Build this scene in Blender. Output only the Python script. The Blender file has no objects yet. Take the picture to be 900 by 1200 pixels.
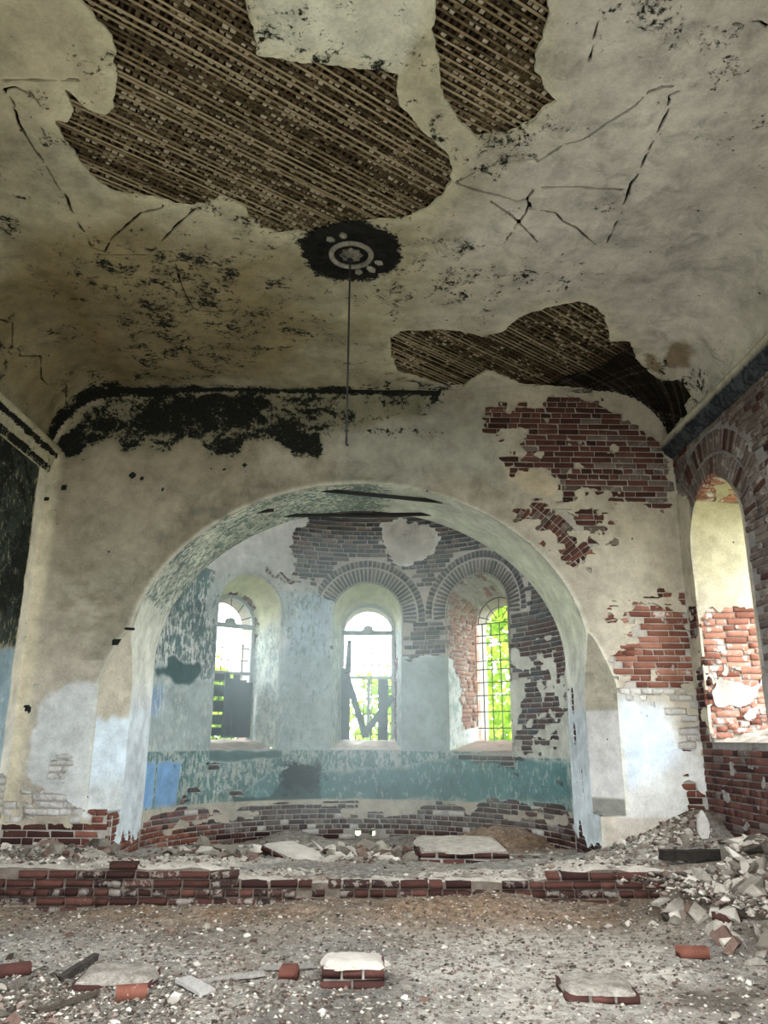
import bpy, bmesh, math, random
import numpy as np
from mathutils import Vector, Matrix

random.seed(7); RNG = np.random.default_rng(7)
scn = bpy.context.scene
COL = scn.collection
PI = math.pi

# ------------------------------------------------------------------ camera, sky, exposure
F_PX, TILT, YAW, ROLL = 925.0, math.radians(16.0), math.radians(0.80), math.radians(0.35)
cd = bpy.data.cameras.new('camera'); cam = bpy.data.objects.new('camera', cd); COL.objects.link(cam)
cd.sensor_fit = 'VERTICAL'; cd.sensor_height = 36.0; cd.lens = F_PX / 1200.0 * 36.0
cd.clip_start = 0.05; cd.clip_end = 500
cam.matrix_world = (Matrix.Translation((0.145, 0, 1.55)) @ Matrix.Rotation(-YAW, 4, 'Z')
                    @ Matrix.Rotation(PI / 2 + TILT, 4, 'X') @ Matrix.Rotation(ROLL, 4, 'Z'))
scn.camera = cam
w = bpy.data.worlds.new('sky'); scn.world = w; w.use_nodes = True
bg = w.node_tree.nodes['Background']
bg.inputs[0].default_value = (0.93, 0.97, 1.0, 1); bg.inputs[1].default_value = 8.5
vs = scn.view_settings
scn.display_settings.display_device = 'sRGB'
vs.view_transform = 'Standard'; vs.look = 'None'; vs.gamma = 1.0; vs.use_curve_mapping = False
vs.exposure = 1.08
cy = scn.cycles
cy.use_denoising = True; cy.max_bounces = 9; cy.diffuse_bounces = 7; cy.glossy_bounces = 2
cy.transmission_bounces = 3; cy.volume_bounces = 2; cy.transparent_max_bounces = 6; cy.caustics_reflective = False; cy.caustics_refractive = False
cy.sample_clamp_indirect = 8.0

# ------------------------------------------------------------------ main dimensions (metres)
D = 9.4        # inner face of the east (chancel arch) wall
HW = 3.93      # half width of the nave
YW = -4.0      # west wall
R = 2.85; YA = 10.5; ZS = 4.3     # apse: radius, centre, start of the conch
ZC = 5.89; CX = 3.1; CZ = 5.1; COVX = HW - CX; COVZ = ZC - CZ   # flat of the vault, and its coves
AW = 2.72; AZ = 2.5; AR = 2.11; AP = 1.97                        # chancel arch

# ------------------------------------------------------------------ numeric helpers
def lin(r, g, b):
    f = lambda c: (c / 255 / 12.92) if c <= 10.31 else ((c / 255 + 0.055) / 1.055) ** 2.4
    return np.array([f(r), f(g), f(b)], np.float32)

_perm = np.random.default_rng(3).random((256, 256)).astype(np.float32)
def vnoise(x, y, seed=0):
    x = x + seed * 17.31; y = y + seed * 9.77
    xi = np.floor(x).astype(int); yi = np.floor(y).astype(int)
    fx = x - xi; fy = y - yi
    fx = fx * fx * (3 - 2 * fx); fy = fy * fy * (3 - 2 * fy)
    a = _perm[xi & 255, yi & 255]; b = _perm[(xi + 1) & 255, yi & 255]
    c = _perm[xi & 255, (yi + 1) & 255]; d = _perm[(xi + 1) & 255, (yi + 1) & 255]
    return (a * (1 - fx) + b * fx) * (1 - fy) + (c * (1 - fx) + d * fx) * fy
def fbm(x, y, f=1.0, o=4, seed=0):          # about -1 .. 1
    s = 0; a = 1.0; t = 0
    x = np.asarray(x, float); y = np.asarray(y, float)
    for k in range(o):
        s = s + a * (vnoise(x * f, y * f, seed + k) * 2 - 1); t += a; a *= 0.5; f *= 2.03
    return s / t * 1.5
def sstep(a, b, x):
    t = np.clip((x - a) / (b - a), 0, 1); return t * t * (3 - 2 * t)

def seg_dist(U, V, pts, closed=True):
    best = np.full(U.shape, 1e9)
    n = len(pts)
    for i in range(n if closed else n - 1):
        ax, ay = pts[i]; bx, by = pts[(i + 1) % n]
        dx, dy = bx - ax, by - ay; L2 = dx * dx + dy * dy + 1e-12
        t = np.clip(((U - ax) * dx + (V - ay) * dy) / L2, 0, 1)
        best = np.minimum(best, (U - ax - t * dx) ** 2 + (V - ay - t * dy) ** 2)
    return np.sqrt(best)
def sd_poly(U, V, pts, far=0.45):
    """signed distance to a closed outline, negative inside"""
    out = np.full(U.shape, far)
    xs = [p[0] for p in pts]; ys = [p[1] for p in pts]
    m = (U > min(xs) - far) & (U < max(xs) + far) & (V > min(ys) - far) & (V < max(ys) + far)
    if not m.any(): return out
    u = U[m]; v = V[m]
    d = seg_dist(u, v, pts)
    ins = np.zeros(u.shape, bool); n = len(pts)
    for i in range(n):
        ax, ay = pts[i]; bx, by = pts[(i + 1) % n]
        if ay == by: continue
        c = ((ay > v) != (by > v)) & (u < (bx - ax) * (v - ay) / (by - ay) + ax)
        ins ^= c
    out[m] = np.clip(np.where(ins, -d, d), -9, far)
    return out
def sd_line(U, V, pts, far=0.2):
    out = np.full(U.shape, far)
    xs = [p[0] for p in pts]; ys = [p[1] for p in pts]
    m = (U > min(xs) - far) & (U < max(xs) + far) & (V > min(ys) - far) & (V < max(ys) + far)
    if m.any(): out[m] = seg_dist(U[m], V[m], pts, False)
    return out

def march(Fd, u0, v0, h):
    """cells of the grid where the field is positive, cut along its zero line: points, faces, cut edges"""
    nv, nu = Fd.shape
    ins = Fd > 0
    idx = -np.ones((nv, nu), int)
    q = ins[:-1, :-1].astype(int) + ins[:-1, 1:] + ins[1:, 1:] + ins[1:, :-1]
    need = np.zeros((nv, nu), bool)
    act = q > 0
    for dj, di in ((0, 0), (0, 1), (1, 1), (1, 0)):
        need[dj:nv - 1 + dj, di:nu - 1 + di] |= act
    need &= ins
    jj, ii = np.nonzero(need)
    idx[jj, ii] = np.arange(len(jj))
    pts = [np.stack([u0 + ii * h, v0 + jj * h], 1)]
    n0 = len(jj)
    fj, fi = np.nonzero(q == 4)
    quads = np.stack([idx[fj, fi], idx[fj, fi + 1], idx[fj + 1, fi + 1], idx[fj + 1, fi]], 1)
    faces = quads.tolist()
    extra = []; ed = {}
    def cut(a, b):
        k = (a, b) if a < b else (b, a)
        r = ed.get(k)
        if r is None:
            fa = Fd[a]; fb = Fd[b]; t = fa / (fa - fb)
            t = min(max(t, 0.02), 0.98)
            extra.append((u0 + (a[1] + (b[1] - a[1]) * t) * h, v0 + (a[0] + (b[0] - a[0]) * t) * h))
            r = ed[k] = n0 + len(extra) - 1
        return r
    segs = []
    bj, bi = np.nonzero((q > 0) & (q < 4))
    for j, i in zip(bj.tolist(), bi.tolist()):
        c = ((j, i), (j, i + 1), (j + 1, i + 1), (j + 1, i))
        s = [ins[x] for x in c]
        if s[0] == s[2] and s[1] == s[3]:           # saddle: two corners
            for k in range(4):
                if s[k]:
                    e1 = cut(c[k], c[(k + 1) % 4]); e0 = cut(c[k - 1], c[k])
                    faces.append([idx[c[k]], e1, e0]); segs.append((e1, e0))
            continue
        poly = []; out = None; inn = None
        for k in range(4):
            a, b = c[k], c[(k + 1) % 4]
            if s[k]: poly.append(idx[a])
            if s[k] != s[(k + 1) % 4]:
                e = cut(a, b); poly.append(e)
                if s[k]: out = e
                else: inn = e
        faces.append(poly); segs.append((out, inn))
    P = np.concatenate([pts[0], np.array(extra).reshape(-1, 2)], 0)
    return P, faces, segs

def fast_mesh(name, V, faces):
    me = bpy.data.meshes.new(name)
    V = np.asarray(V, np.float32)
    me.vertices.add(len(V)); me.vertices.foreach_set('co', V.ravel())
    if isinstance(faces, np.ndarray):
        n, k = faces.shape
        loops = faces.ravel(); start = np.arange(n) * k
    else:
        ln = np.fromiter((len(f) for f in faces), int, len(faces))
        loops = np.fromiter((x for f in faces for x in f), int, int(ln.sum()))
        start = np.concatenate([[0], np.cumsum(ln)[:-1]]); n = len(faces)
    me.loops.add(len(loops)); me.loops.foreach_set('vertex_index', loops.astype(np.int32))
    me.polygons.add(n); me.polygons.foreach_set('loop_start', start.astype(np.int32))
    me.update(calc_edges=True); me.validate()
    return me
def put_attr(me, name, arr):
    arr = np.asarray(arr, np.float32)
    if arr.ndim == 2:
        a = me.attributes.new(name, 'FLOAT_COLOR', 'POINT')
        c = np.ones((len(arr), 4), np.float32); c[:, :3] = arr
        a.data.foreach_set('color', c.ravel())
    else:
        a = me.attributes.new(name, 'FLOAT', 'POINT'); a.data.foreach_set('value', arr)
def link(name, me, mat=None, parent=None):
    o = bpy.data.objects.new(name, me); COL.objects.link(o)
    if mat is not None and me is not None and not me.materials: me.materials.append(mat)
    if parent is not None: o.parent = parent
    return o
def bm_obj(name, bm, mat=None, parent=None, smooth=False):
    bmesh.ops.recalc_face_normals(bm, faces=bm.faces[:])
    me = bpy.data.meshes.new(name); bm.to_mesh(me); bm.free()
    if smooth: me.polygons.foreach_set('use_smooth', [True] * len(me.polygons))
    return link(name, me, mat, parent)
def tag(o, label, cat, group=None):
    o['label'] = label; o['category'] = cat
    if group: o['group'] = group
    return o
def struct(o): o['kind'] = 'structure'; return o
def stuff(o): o['kind'] = 'stuff'; return o
def empty(name, loc=(0, 0, 0), rz=0.0):
    o = bpy.data.objects.new(name, None); COL.objects.link(o); o.location = loc; o.rotation_euler = (0, 0, rz)
    o.empty_display_size = 0.1
    return o
def add_box(bm, c, s, rot=None, jit=0.0, rnd=random):
    """a box of size s at c (rot a 3x3), every corner nudged by up to jit"""
    vsx = []
    for z in (-.5, .5):
        for y in (-.5, .5):
            for x in (-.5, .5):
                p = Vector((x * s[0] + rnd.uniform(-jit, jit), y * s[1] + rnd.uniform(-jit, jit), z * s[2] + rnd.uniform(-jit, jit)))
                if rot is not None: p = rot @ p
                vsx.append(bm.verts.new(p + Vector(c)))
    for f in ((0, 2, 3, 1), (4, 5, 7, 6), (0, 1, 5, 4), (2, 6, 7, 3), (0, 4, 6, 2), (1, 3, 7, 5)):
        bm.faces.new([vsx[k] for k in f])
    return vsx
def add_tube(bm, p0, p1, r0, r1=None, n=8):
    r1 = r0 if r1 is None else r1
    p0 = Vector(p0); p1 = Vector(p1); d = (p1 - p0).normalized()
    a = d.orthogonal().normalized(); b = d.cross(a)
    rings = []
    for p, r in ((p0, r0), (p1, r1)):
        rings.append([bm.verts.new(p + (a * math.cos(2 * PI * k / n) + b * math.sin(2 * PI * k / n)) * r) for k in range(n)])
    for k in range(n):
        bm.faces.new((rings[0][k], rings[0][(k + 1) % n], rings[1][(k + 1) % n], rings[1][k]))
    bm.faces.new(rings[0][::-1]); bm.faces.new(rings[1])
def add_path(bm, pts, r, n=8):
    """a round bar along a chain of points; r one radius or one per point"""
    pts = [Vector(p) for p in pts]; rs = r if isinstance(r, (list, tuple)) else [r] * len(pts)
    prev = None; a = None
    for k, p in enumerate(pts):
        d = (pts[min(k + 1, len(pts) - 1)] - pts[max(k - 1, 0)]).normalized()
        a = d.orthogonal().normalized() if a is None else (a - d * a.dot(d)).normalized()
        b = d.cross(a)
        ring = [bm.verts.new(p + (a * math.cos(2 * PI * i / n) + b * math.sin(2 * PI * i / n)) * rs[k]) for i in range(n)]
        if prev:
            for i in range(n): bm.faces.new((prev[i], prev[(i + 1) % n], ring[(i + 1) % n], ring[i]))
        else: bm.faces.new(ring[::-1])
        prev = ring
    bm.faces.new(prev)

# ------------------------------------------------------------------ materials
class NT:
    def __init__(s, name):
        s.m = bpy.data.materials.new(name); s.m.use_nodes = True; s.t = s.m.node_tree
        s.t.nodes.clear(); s.out = s.t.nodes.new('ShaderNodeOutputMaterial')
        s.b = s.t.nodes.new('ShaderNodeBsdfPrincipled'); s.t.links.new(s.b.outputs[0], s.out.inputs[0])
        s.b.inputs['Roughness'].default_value = 0.9
        s.b.inputs['Specular IOR Level'].default_value = 0.15
        tc = s.t.nodes.new('ShaderNodeTexCoord'); s.obj = tc.outputs['Object']
        geo = s.t.nodes.new('ShaderNodeNewGeometry'); s.pos = geo.outputs['Position']; s.island = geo.outputs['Random Per Island']
        oi = s.t.nodes.new('ShaderNodeObjectInfo'); s.rand = oi.outputs['Random']
    def L(s, a, b): s.t.links.new(a, b)
    def inp(s, n, k, v):
        i = n.inputs[k]
        if hasattr(v, 'is_output') or isinstance(v, bpy.types.NodeSocket): s.L(v, i)
        else:
            if hasattr(i.default_value, '__len__') and not isinstance(v, (int, float)):
                v = tuple(v) + ((1,) if len(i.default_value) == 4 and len(v) == 3 else ())
            i.default_value = v
    def map(s, co, sc, rot=(0, 0, 0)):
        n = s.t.nodes.new('ShaderNodeMapping'); s.L(co, n.inputs[0]); n.inputs['Scale'].default_value = sc; n.inputs['Rotation'].default_value = rot
        return n.outputs[0]
    def noise(s, co, scale, detail=6, rough=0.6, dist=0.0):
        n = s.t.nodes.new('ShaderNodeTexNoise'); s.L(co, n.inputs['Vector'])
        n.inputs['Scale'].default_value = scale; n.inputs['Detail'].default_value = detail
        n.inputs['Roughness'].default_value = rough; n.inputs['Distortion'].default_value = dist
        return n.outputs[0]
    def voro(s, co, scale, feature='F1', rnd=1.0):
        n = s.t.nodes.new('ShaderNodeTexVoronoi'); n.feature = feature; s.L(co, n.inputs['Vector'])
        n.inputs['Scale'].default_value = scale; n.inputs['Randomness'].default_value = rnd
        return n.outputs
    def math(s, op, a, b=0.0, clamp=False):
        n = s.t.nodes.new('ShaderNodeMath'); n.operation = op; n.use_clamp = clamp
        s.inp(n, 0, a); s.inp(n, 1, b); return n.outputs[0]
    def mix(s, f, a, b, mode='MIX'):
        n = s.t.nodes.new('ShaderNodeMix'); n.data_type = 'RGBA'; n.blend_type = mode; n.clamp_factor = True
        s.inp(n, 0, f); s.inp(n, 6, a); s.inp(n, 7, b); return n.outputs[2]
    def ramp(s, f, stops, mode='LINEAR'):
        n = s.t.nodes.new('ShaderNodeValToRGB'); s.L(f, n.inputs[0]); e = n.color_ramp.elements; n.color_ramp.interpolation = mode
        while len(e) < len(stops): e.new(0.5)
        for x, (p, c) in zip(e, stops): x.position = p; x.color = tuple(c) + (1,)
        return n.outputs[0]
    def rng(s, f, a, b, c=0.0, d=1.0):
        n = s.t.nodes.new('ShaderNodeMapRange'); s.inp(n, 0, f)
        for k, v in zip((1, 2, 3, 4), (a, b, c, d)): s.inp(n, k, v)
        return n.outputs[0]
    def attr(s, name, fac=False):
        n = s.t.nodes.new('ShaderNodeAttribute'); n.attribute_name = name
        return n.outputs['Fac'] if fac else n.outputs['Color']
    def bump(s, h, strength=0.5, dist=0.01, normal=None):
        n = s.t.nodes.new('ShaderNodeBump'); s.L(h, n.inputs['Height']); n.inputs['Strength'].default_value = strength; n.inputs['Distance'].default_value = dist
        if normal is not None: s.L(normal, n.inputs['Normal'])
        return n.outputs[0]
    def done(s, col, normal=None, rough=None):
        s.inp(s.b, 'Base Color', col)
        if normal is not None: s.L(normal, s.b.inputs['Normal'])
        if rough is not None: s.inp(s.b, 'Roughness', rough)
        return s.m

def mat_plaster():
    """old lime plaster: its coats of paint come as attributes, flaking and rot are cut by noise"""
    k = NT('plaster'); p = k.pos
    base = k.attr('Col'); coat = k.attr('Coat'); flk = k.attr('flake', True); mold = k.attr('mold', True); rough = k.attr('wear', True)
    big = k.noise(p, 1.3, 5, 0.6); mid = k.noise(p, 6.0, 6, 0.65); fine = k.noise(p, 42.0, 6, 0.7)
    v = k.math('ADD', k.rng(big, 0.32, 0.68, 0.78, 1.14), k.rng(mid, 0.32, 0.68, -0.18, 0.12))
    v = k.math('ADD', v, k.rng(fine, 0.32, 0.68, -0.12, 0.09))
    c = k.mix(1.0, base, k.mix(0.0, (1, 1, 1), (1, 1, 1)), 'MULTIPLY')
    gg = k.t.nodes.new('ShaderNodeCombineColor')
    for i in range(3): k.L(v, gg.inputs[i])
    c = k.mix(1.0, base, gg.outputs[0], 'MULTIPLY')
    # grey rubbed spots where wear is set
    wn = k.noise(p, 3.2, 8, 0.72, 0.6)
    wm = k.math('MULTIPLY', k.rng(wn, 0.48, 0.66), rough, True)
    c = k.mix(wm, c, k.mix(1.0, c, (0.50, 0.52, 0.52), 'MULTIPLY'))
    # older coat showing through in streaks
    st = k.noise(k.map(p, (1.0, 1.0, 0.40)), 19.0, 9, 0.70, 0.4)
    st = k.math('ADD', k.math('MULTIPLY', st, 0.66), k.math('MULTIPLY', k.noise(p, 4.2, 8, 0.72, 0.3), 0.34))
    th = k.rng(flk, 0.0, 1.0, 0.72, 0.29)
    fm = k.math('MULTIPLY', k.math('SUBTRACT', st, th), 18.0); fm = k.math('ADD', fm, 0.5, True)
    cc = k.mix(1.0, coat, gg.outputs[0], 'MULTIPLY')
    c = k.mix(fm, c, cc)
    # black rot, and the dark of painted sockets
    mn = k.noise(k.map(p, (0.75, 0.75, 1.1)), 5.2, 10, 0.74, 0.5)
    mn = k.math('ADD', k.math('MULTIPLY', mn, 0.62), k.math('MULTIPLY', k.noise(p, 24.0, 7, 0.72, 0.4), 0.38))
    mt = k.rng(mold, 0.0, 1.0, 0.71, 0.30)
    mm = k.math('MULTIPLY', k.math('SUBTRACT', mn, mt), 22.0); mm = k.math('ADD', mm, 0.5, True)
    mm = k.math('MULTIPLY', mm, k.math('GREATER_THAN', mold, 0.02))
    c = k.mix(mm, c, k.mix(k.rng(fine, .35, .65), (0.006, 0.007, 0.006), (0.022, 0.024, 0.02)))
    # pits
    vv = k.voro(p, 6.5); pit = k.math('MULTIPLY', k.math('LESS_THAN', vv[0], 0.085), k.math('GREATER_THAN', k.noise(p, 2.1, 2), 0.60))
    c = k.mix(k.math('MULTIPLY', pit, 0.9), c, (0.03, 0.028, 0.024))
    h = k.math('ADD', k.math('MULTIPLY', mid, 0.6), k.math('MULTIPLY', fine, 0.35))
    h = k.math('SUBTRACT', h, k.math('MULTIPLY', fm, 0.18)); h = k.math('SUBTRACT', h, k.math('MULTIPLY', mm, 0.25))
    return k.done(c, k.bump(h, 0.55, 0.015), 0.92)

def mat_brick(name, c0, c1, c2, lime=0.15, soot=0.1, limecol=(0.52, 0.50, 0.45)):
    k = NT(name)
    r = k.math('FRACT', k.math('ADD', k.math('MULTIPLY', k.rand, 7.13), k.math('MULTIPLY', k.island, 5.77)))
    c = k.ramp(r, [(0.0, c0), (0.55, c1), (1.0, c2)])
    n1 = k.noise(k.pos, 9.0, 6, 0.7); n2 = k.noise(k.pos, 60.0, 5, 0.7)
    g = k.math('ADD', k.rng(n1, .3, .7, .72, 1.15), k.rng(n2, .3, .7, -.15, .12))
    gg = k.t.nodes.new('ShaderNodeCombineColor')
    for i in range(3): k.L(g, gg.inputs[i])
    c = k.mix(1.0, c, gg.outputs[0], 'MULTIPLY')
    ln = k.noise(k.pos, 7.5, 8, 0.72)
    lm = k.rng(ln, 0.80 - 0.62 * lime, 0.84 - 0.62 * lime)
    lm = k.math('MULTIPLY', lm, k.rng(r, 0.0, 1.0, 0.75, 1.0))
    c = k.mix(lm, c, k.mix(1.0, limecol, gg.outputs[0], 'MULTIPLY'))
    sn = k.noise(k.pos, 3.7, 7, 0.7)
    c = k.mix(k.rng(sn, 0.82 - 0.6 * soot, 0.90 - 0.6 * soot), c, (0.02, 0.017, 0.015))
    h = k.math('ADD', k.math('MULTIPLY', n1, .5), k.math('MULTIPLY', n2, .5))
    return k.done(c, k.bump(h, 0.6, 0.008), 0.93)

def mat_simple(name, cols, scale=8.0, bump=0.4, dist=0.01, rough=0.9, stretch=(1, 1, 1), use_rand=True, co='pos', var=0.35):
    k = NT(name); p = k.pos if co == 'pos' else k.obj
    n1 = k.noise(k.map(p, stretch), scale, 7, 0.68); n2 = k.noise(k.map(p, stretch), scale * 7, 5, 0.65)
    f = k.math('ADD', k.math('MULTIPLY', n1, 0.65), k.math('MULTIPLY', n2, 0.35))
    if use_rand:
        r = k.math('FRACT', k.math('ADD', k.math('MULTIPLY', k.rand, 7.13), k.math('MULTIPLY', k.island, 5.77)))
        f = k.math('ADD', f, k.math('MULTIPLY', k.math('SUBTRACT', r, 0.5), var))
    m = len(cols)
    c = k.ramp(f, [(0.28 + 0.44 * i / (m - 1), cc) for i, cc in enumerate(cols)])
    return k.done(c, k.bump(f, bump, dist), rough)

M = {}
M['plaster'] = mat_plaster()
M['brick_red'] = mat_brick('brick_red', (0.13, 0.050, 0.036), (0.20, 0.078, 0.054), (0.27, 0.120, 0.085), 0.30, 0.20)
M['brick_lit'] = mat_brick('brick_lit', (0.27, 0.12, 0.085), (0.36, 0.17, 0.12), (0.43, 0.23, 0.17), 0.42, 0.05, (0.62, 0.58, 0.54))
M['brick_dark'] = mat_brick('brick_dark', (0.036, 0.017, 0.015), (0.060, 0.026, 0.021), (0.092, 0.042, 0.033), 0.24, 0.30)
M['brick_grey'] = mat_brick('brick_grey', (0.10, 0.078, 0.066), (0.14, 0.108, 0.092), (0.185, 0.15, 0.13), 0.40, 0.12, (0.26, 0.235, 0.205))
M['brick_maroon'] = mat_brick('brick_maroon', (0.06, 0.026, 0.022), (0.10, 0.042, 0.033), (0.135, 0.062, 0.048), 0.26, 0.20)
M['brick_dusty'] = mat_brick('brick_dusty', (0.036, 0.020, 0.017), (0.060, 0.031, 0.026), (0.10, 0.050, 0.040), 0.46, 0.28, (0.30, 0.265, 0.23))
M['mortar_grey'] = mat_simple('mortar_grey', [(0.13, 0.12, 0.115), (0.20, 0.188, 0.18), (0.27, 0.255, 0.24)], 9, 0.7, 0.012)
M['brick_slate'] = mat_brick('brick_slate', (0.036, 0.040, 0.046), (0.062, 0.062, 0.068), (0.10, 0.092, 0.09), 0.22, 0.12, (0.26, 0.29, 0.30))
M['brick_white'] = mat_brick('brick_white', (0.30, 0.27, 0.24), (0.42, 0.39, 0.36), (0.52, 0.50, 0.46), 0.62, 0.05, (0.56, 0.55, 0.52))
M['mortar'] = mat_simple('mortar', [(0.21, 0.19, 0.165), (0.37, 0.345, 0.31), (0.50, 0.475, 0.43)], 9, 0.7, 0.012)
M['mortar_dark'] = mat_simple('mortar_dark', [(0.09, 0.085, 0.075), (0.17, 0.16, 0.145), (0.24, 0.23, 0.21)], 9, 0.7, 0.012)
M['mortar_brown'] = mat_simple('mortar_brown', [(0.07, 0.055, 0.043), (0.16, 0.13, 0.105), (0.26, 0.22, 0.185)], 9, 0.8, 0.015)
M['crust'] = mat_simple('crust', [(0.16, 0.14, 0.118), (0.40, 0.365, 0.315), (0.55, 0.51, 0.45)], 10, 0.9, 0.02)
M['charred'] = mat_simple('charred', [(0.015, 0.013, 0.011), (0.035, 0.03, 0.026), (0.09, 0.08, 0.068)], 12, 0.5, 0.006)
M['lime'] = mat_simple('lime', [(0.45, 0.43, 0.39), (0.62, 0.60, 0.56), (0.72, 0.70, 0.66)], 10, 0.5, 0.006)
M['lath'] = mat_simple('lath', [(0.06, 0.042, 0.022), (0.17, 0.125, 0.07), (0.34, 0.275, 0.175)], 7, 0.5, 0.004, 0.85, var=0.5)
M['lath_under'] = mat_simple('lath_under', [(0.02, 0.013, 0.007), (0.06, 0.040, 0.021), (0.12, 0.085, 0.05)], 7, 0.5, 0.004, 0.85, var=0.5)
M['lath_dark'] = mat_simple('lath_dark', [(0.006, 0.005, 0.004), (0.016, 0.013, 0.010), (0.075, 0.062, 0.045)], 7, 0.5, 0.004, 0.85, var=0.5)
M['key'] = mat_simple('key', [(0.05, 0.036, 0.02), (0.19, 0.15, 0.09), (0.42, 0.37, 0.28)], 5, 0.5, 0.005, 0.9, var=0.6)
M['roofboard'] = mat_simple('roofboard', [(0.012, 0.008, 0.005), (0.03, 0.02, 0.012), (0.05, 0.035, 0.02)], 6, 0.4, 0.01)
M['iron'] = mat_simple('iron', [(0.010, 0.012, 0.013), (0.02, 0.022, 0.024), (0.035, 0.032, 0.03)], 20, 0.3, 0.003, 0.6)
M['board_grey'] = mat_simple('board_grey', [(0.12, 0.11, 0.10), (0.24, 0.225, 0.205), (0.36, 0.345, 0.32)], 10, 0.4, 0.004, 0.85, (6, 1, 6), co='obj')
M['board_brown'] = mat_simple('board_brown', [(0.03, 0.024, 0.018), (0.085, 0.068, 0.052), (0.16, 0.135, 0.105)], 10, 0.5, 0.005, 0.85, (6, 1, 6), co='obj')
M['frame_paint'] = mat_simple('frame_paint', [(0.16, 0.19, 0.20), (0.28, 0.32, 0.33), (0.38, 0.42, 0.42)], 12, 0.4, 0.004, 0.8)
M['board_teal'] = mat_simple('board_teal', [(0.012, 0.022, 0.024), (0.025, 0.042, 0.045), (0.05, 0.075, 0.075)], 9, 0.4, 0.004, 0.8)
M['chip_pale'] = mat_simple('chip_pale', [(0.19, 0.17, 0.14), (0.40, 0.365, 0.31), (0.60, 0.56, 0.49)], 14, 0.5, 0.006, var=0.55)
M['chip_brick'] = mat_simple('chip_brick', [(0.085, 0.05, 0.04), (0.155, 0.098, 0.078), (0.27, 0.205, 0.17)], 12, 0.5, 0.006, var=0.45)
M['chip_dark'] = mat_simple('chip_dark', [(0.04, 0.034, 0.027), (0.11, 0.095, 0.076), (0.22, 0.195, 0.16)], 12, 0.5, 0.006, var=0.5)
M['dust'] = mat_simple('dust', [(0.26, 0.23, 0.19), (0.48, 0.44, 0.385), (0.62, 0.58, 0.52)], 5, 0.8, 0.02)
M['soot'] = mat_simple('soot', [(0.004, 0.004, 0.004), (0.007, 0.007, 0.007), (0.02, 0.019, 0.017)], 11, 0.6, 0.01, var=0.1)
M['soot_pale'] = mat_simple('soot_pale', [(0.02, 0.02, 0.018), (0.22, 0.205, 0.17), (0.42, 0.40, 0.34)], 16, 0.6, 0.01, var=0.2)
M['bark'] = mat_simple('bark', [(0.03, 0.024, 0.018), (0.07, 0.055, 0.04), (0.12, 0.10, 0.075)], 9, 0.6, 0.02)
M['lawn'] = mat_simple('lawn', [(0.07, 0.085, 0.04), (0.11, 0.125, 0.065), (0.16, 0.17, 0.10)], 1.5, 0.5, 0.05)

def mat_leaf():
    k = NT('leaf')
    r = k.math('FRACT', k.math('ADD', k.island, k.math('MULTIPLY', k.noise(k.pos, 0.9, 2), 0.6)))
    c = k.ramp(r, [(0.0, (0.16, 0.30, 0.012)), (0.5, (0.25, 0.42, 0.022)), (1.0, (0.38, 0.54, 0.06))])
    k.inp(k.b, 'Base Color', c)
    t = k.t.nodes.new('ShaderNodeBsdfTranslucent'); k.L(c, t.inputs[0])
    m = k.t.nodes.new('ShaderNodeMixShader'); m.inputs[0].default_value = 0.5
    k.L(k.b.outputs[0], m.inputs[1]); k.L(t.outputs[0], m.inputs[2]); k.L(m.outputs[0], k.out.inputs[0])
    return k.m
M['leaf'] = mat_leaf()

def mat_dirt():
    k = NT('dirt'); p = k.pos
    dark = k.attr('dark', True); brown = k.attr('brown', True); pale = k.attr('pale', True)
    n1 = k.noise(p, 1.4, 6, 0.65); n2 = k.noise(p, 14.0, 8, 0.75); n3 = k.noise(p, 70.0, 5, 0.7)
    c = k.ramp(n2, [(0.30, (0.085, 0.078, 0.066)), (0.44, (0.25, 0.228, 0.195)), (0.58, (0.40, 0.372, 0.325)), (0.72, (0.56, 0.53, 0.48))])
    c = k.mix(k.rng(n1, 0.40, 0.60, 0.0, 0.75), c, k.mix(1.0, c, (0.62, 0.64, 0.66), 'MULTIPLY'))
    c = k.mix(k.rng(n3, .36, .46, .8, 0.), c, (0.07, 0.062, 0.055))
    c = k.mix(brown, c, k.mix(1.0, c, (0.80, 0.60, 0.46), 'MULTIPLY'))
    c = k.mix(k.math('MULTIPLY', pale, k.rng(n2, .34, .56)), c, (0.58, 0.54, 0.475))
    c = k.mix(dark, c, k.mix(1.0, c, (0.42, 0.41, 0.40), 'MULTIPLY'))
    vo = k.voro(p, 26.0); vr = k.voro(p, 26.0)
    chip = k.math('MULTIPLY', k.math('LESS_THAN', vo[0], 0.30), k.math('GREATER_THAN', k.noise(p, 9.0, 4), 0.53))
    sep = k.t.nodes.new('ShaderNodeSeparateColor'); k.L(vr[1], sep.inputs[0])
    cc = k.ramp(sep.outputs[0], [(0.0, (0.05, 0.045, 0.04)), (0.4, (0.16, 0.13, 0.11)), (0.7, (0.42, 0.40, 0.36)), (1.0, (0.58, 0.56, 0.52))])
    c = k.mix(k.math('MULTIPLY', chip, 0.85), c, cc)
    h = k.math('ADD', k.math('MULTIPLY', n2, .6), k.math('MULTIPLY', n3, .25)); h = k.math('ADD', h, k.math('MULTIPLY', chip, .25))
    return k.done(c, k.bump(h, 0.8, 0.03), 0.95)
M['dirt'] = mat_dirt()

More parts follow.
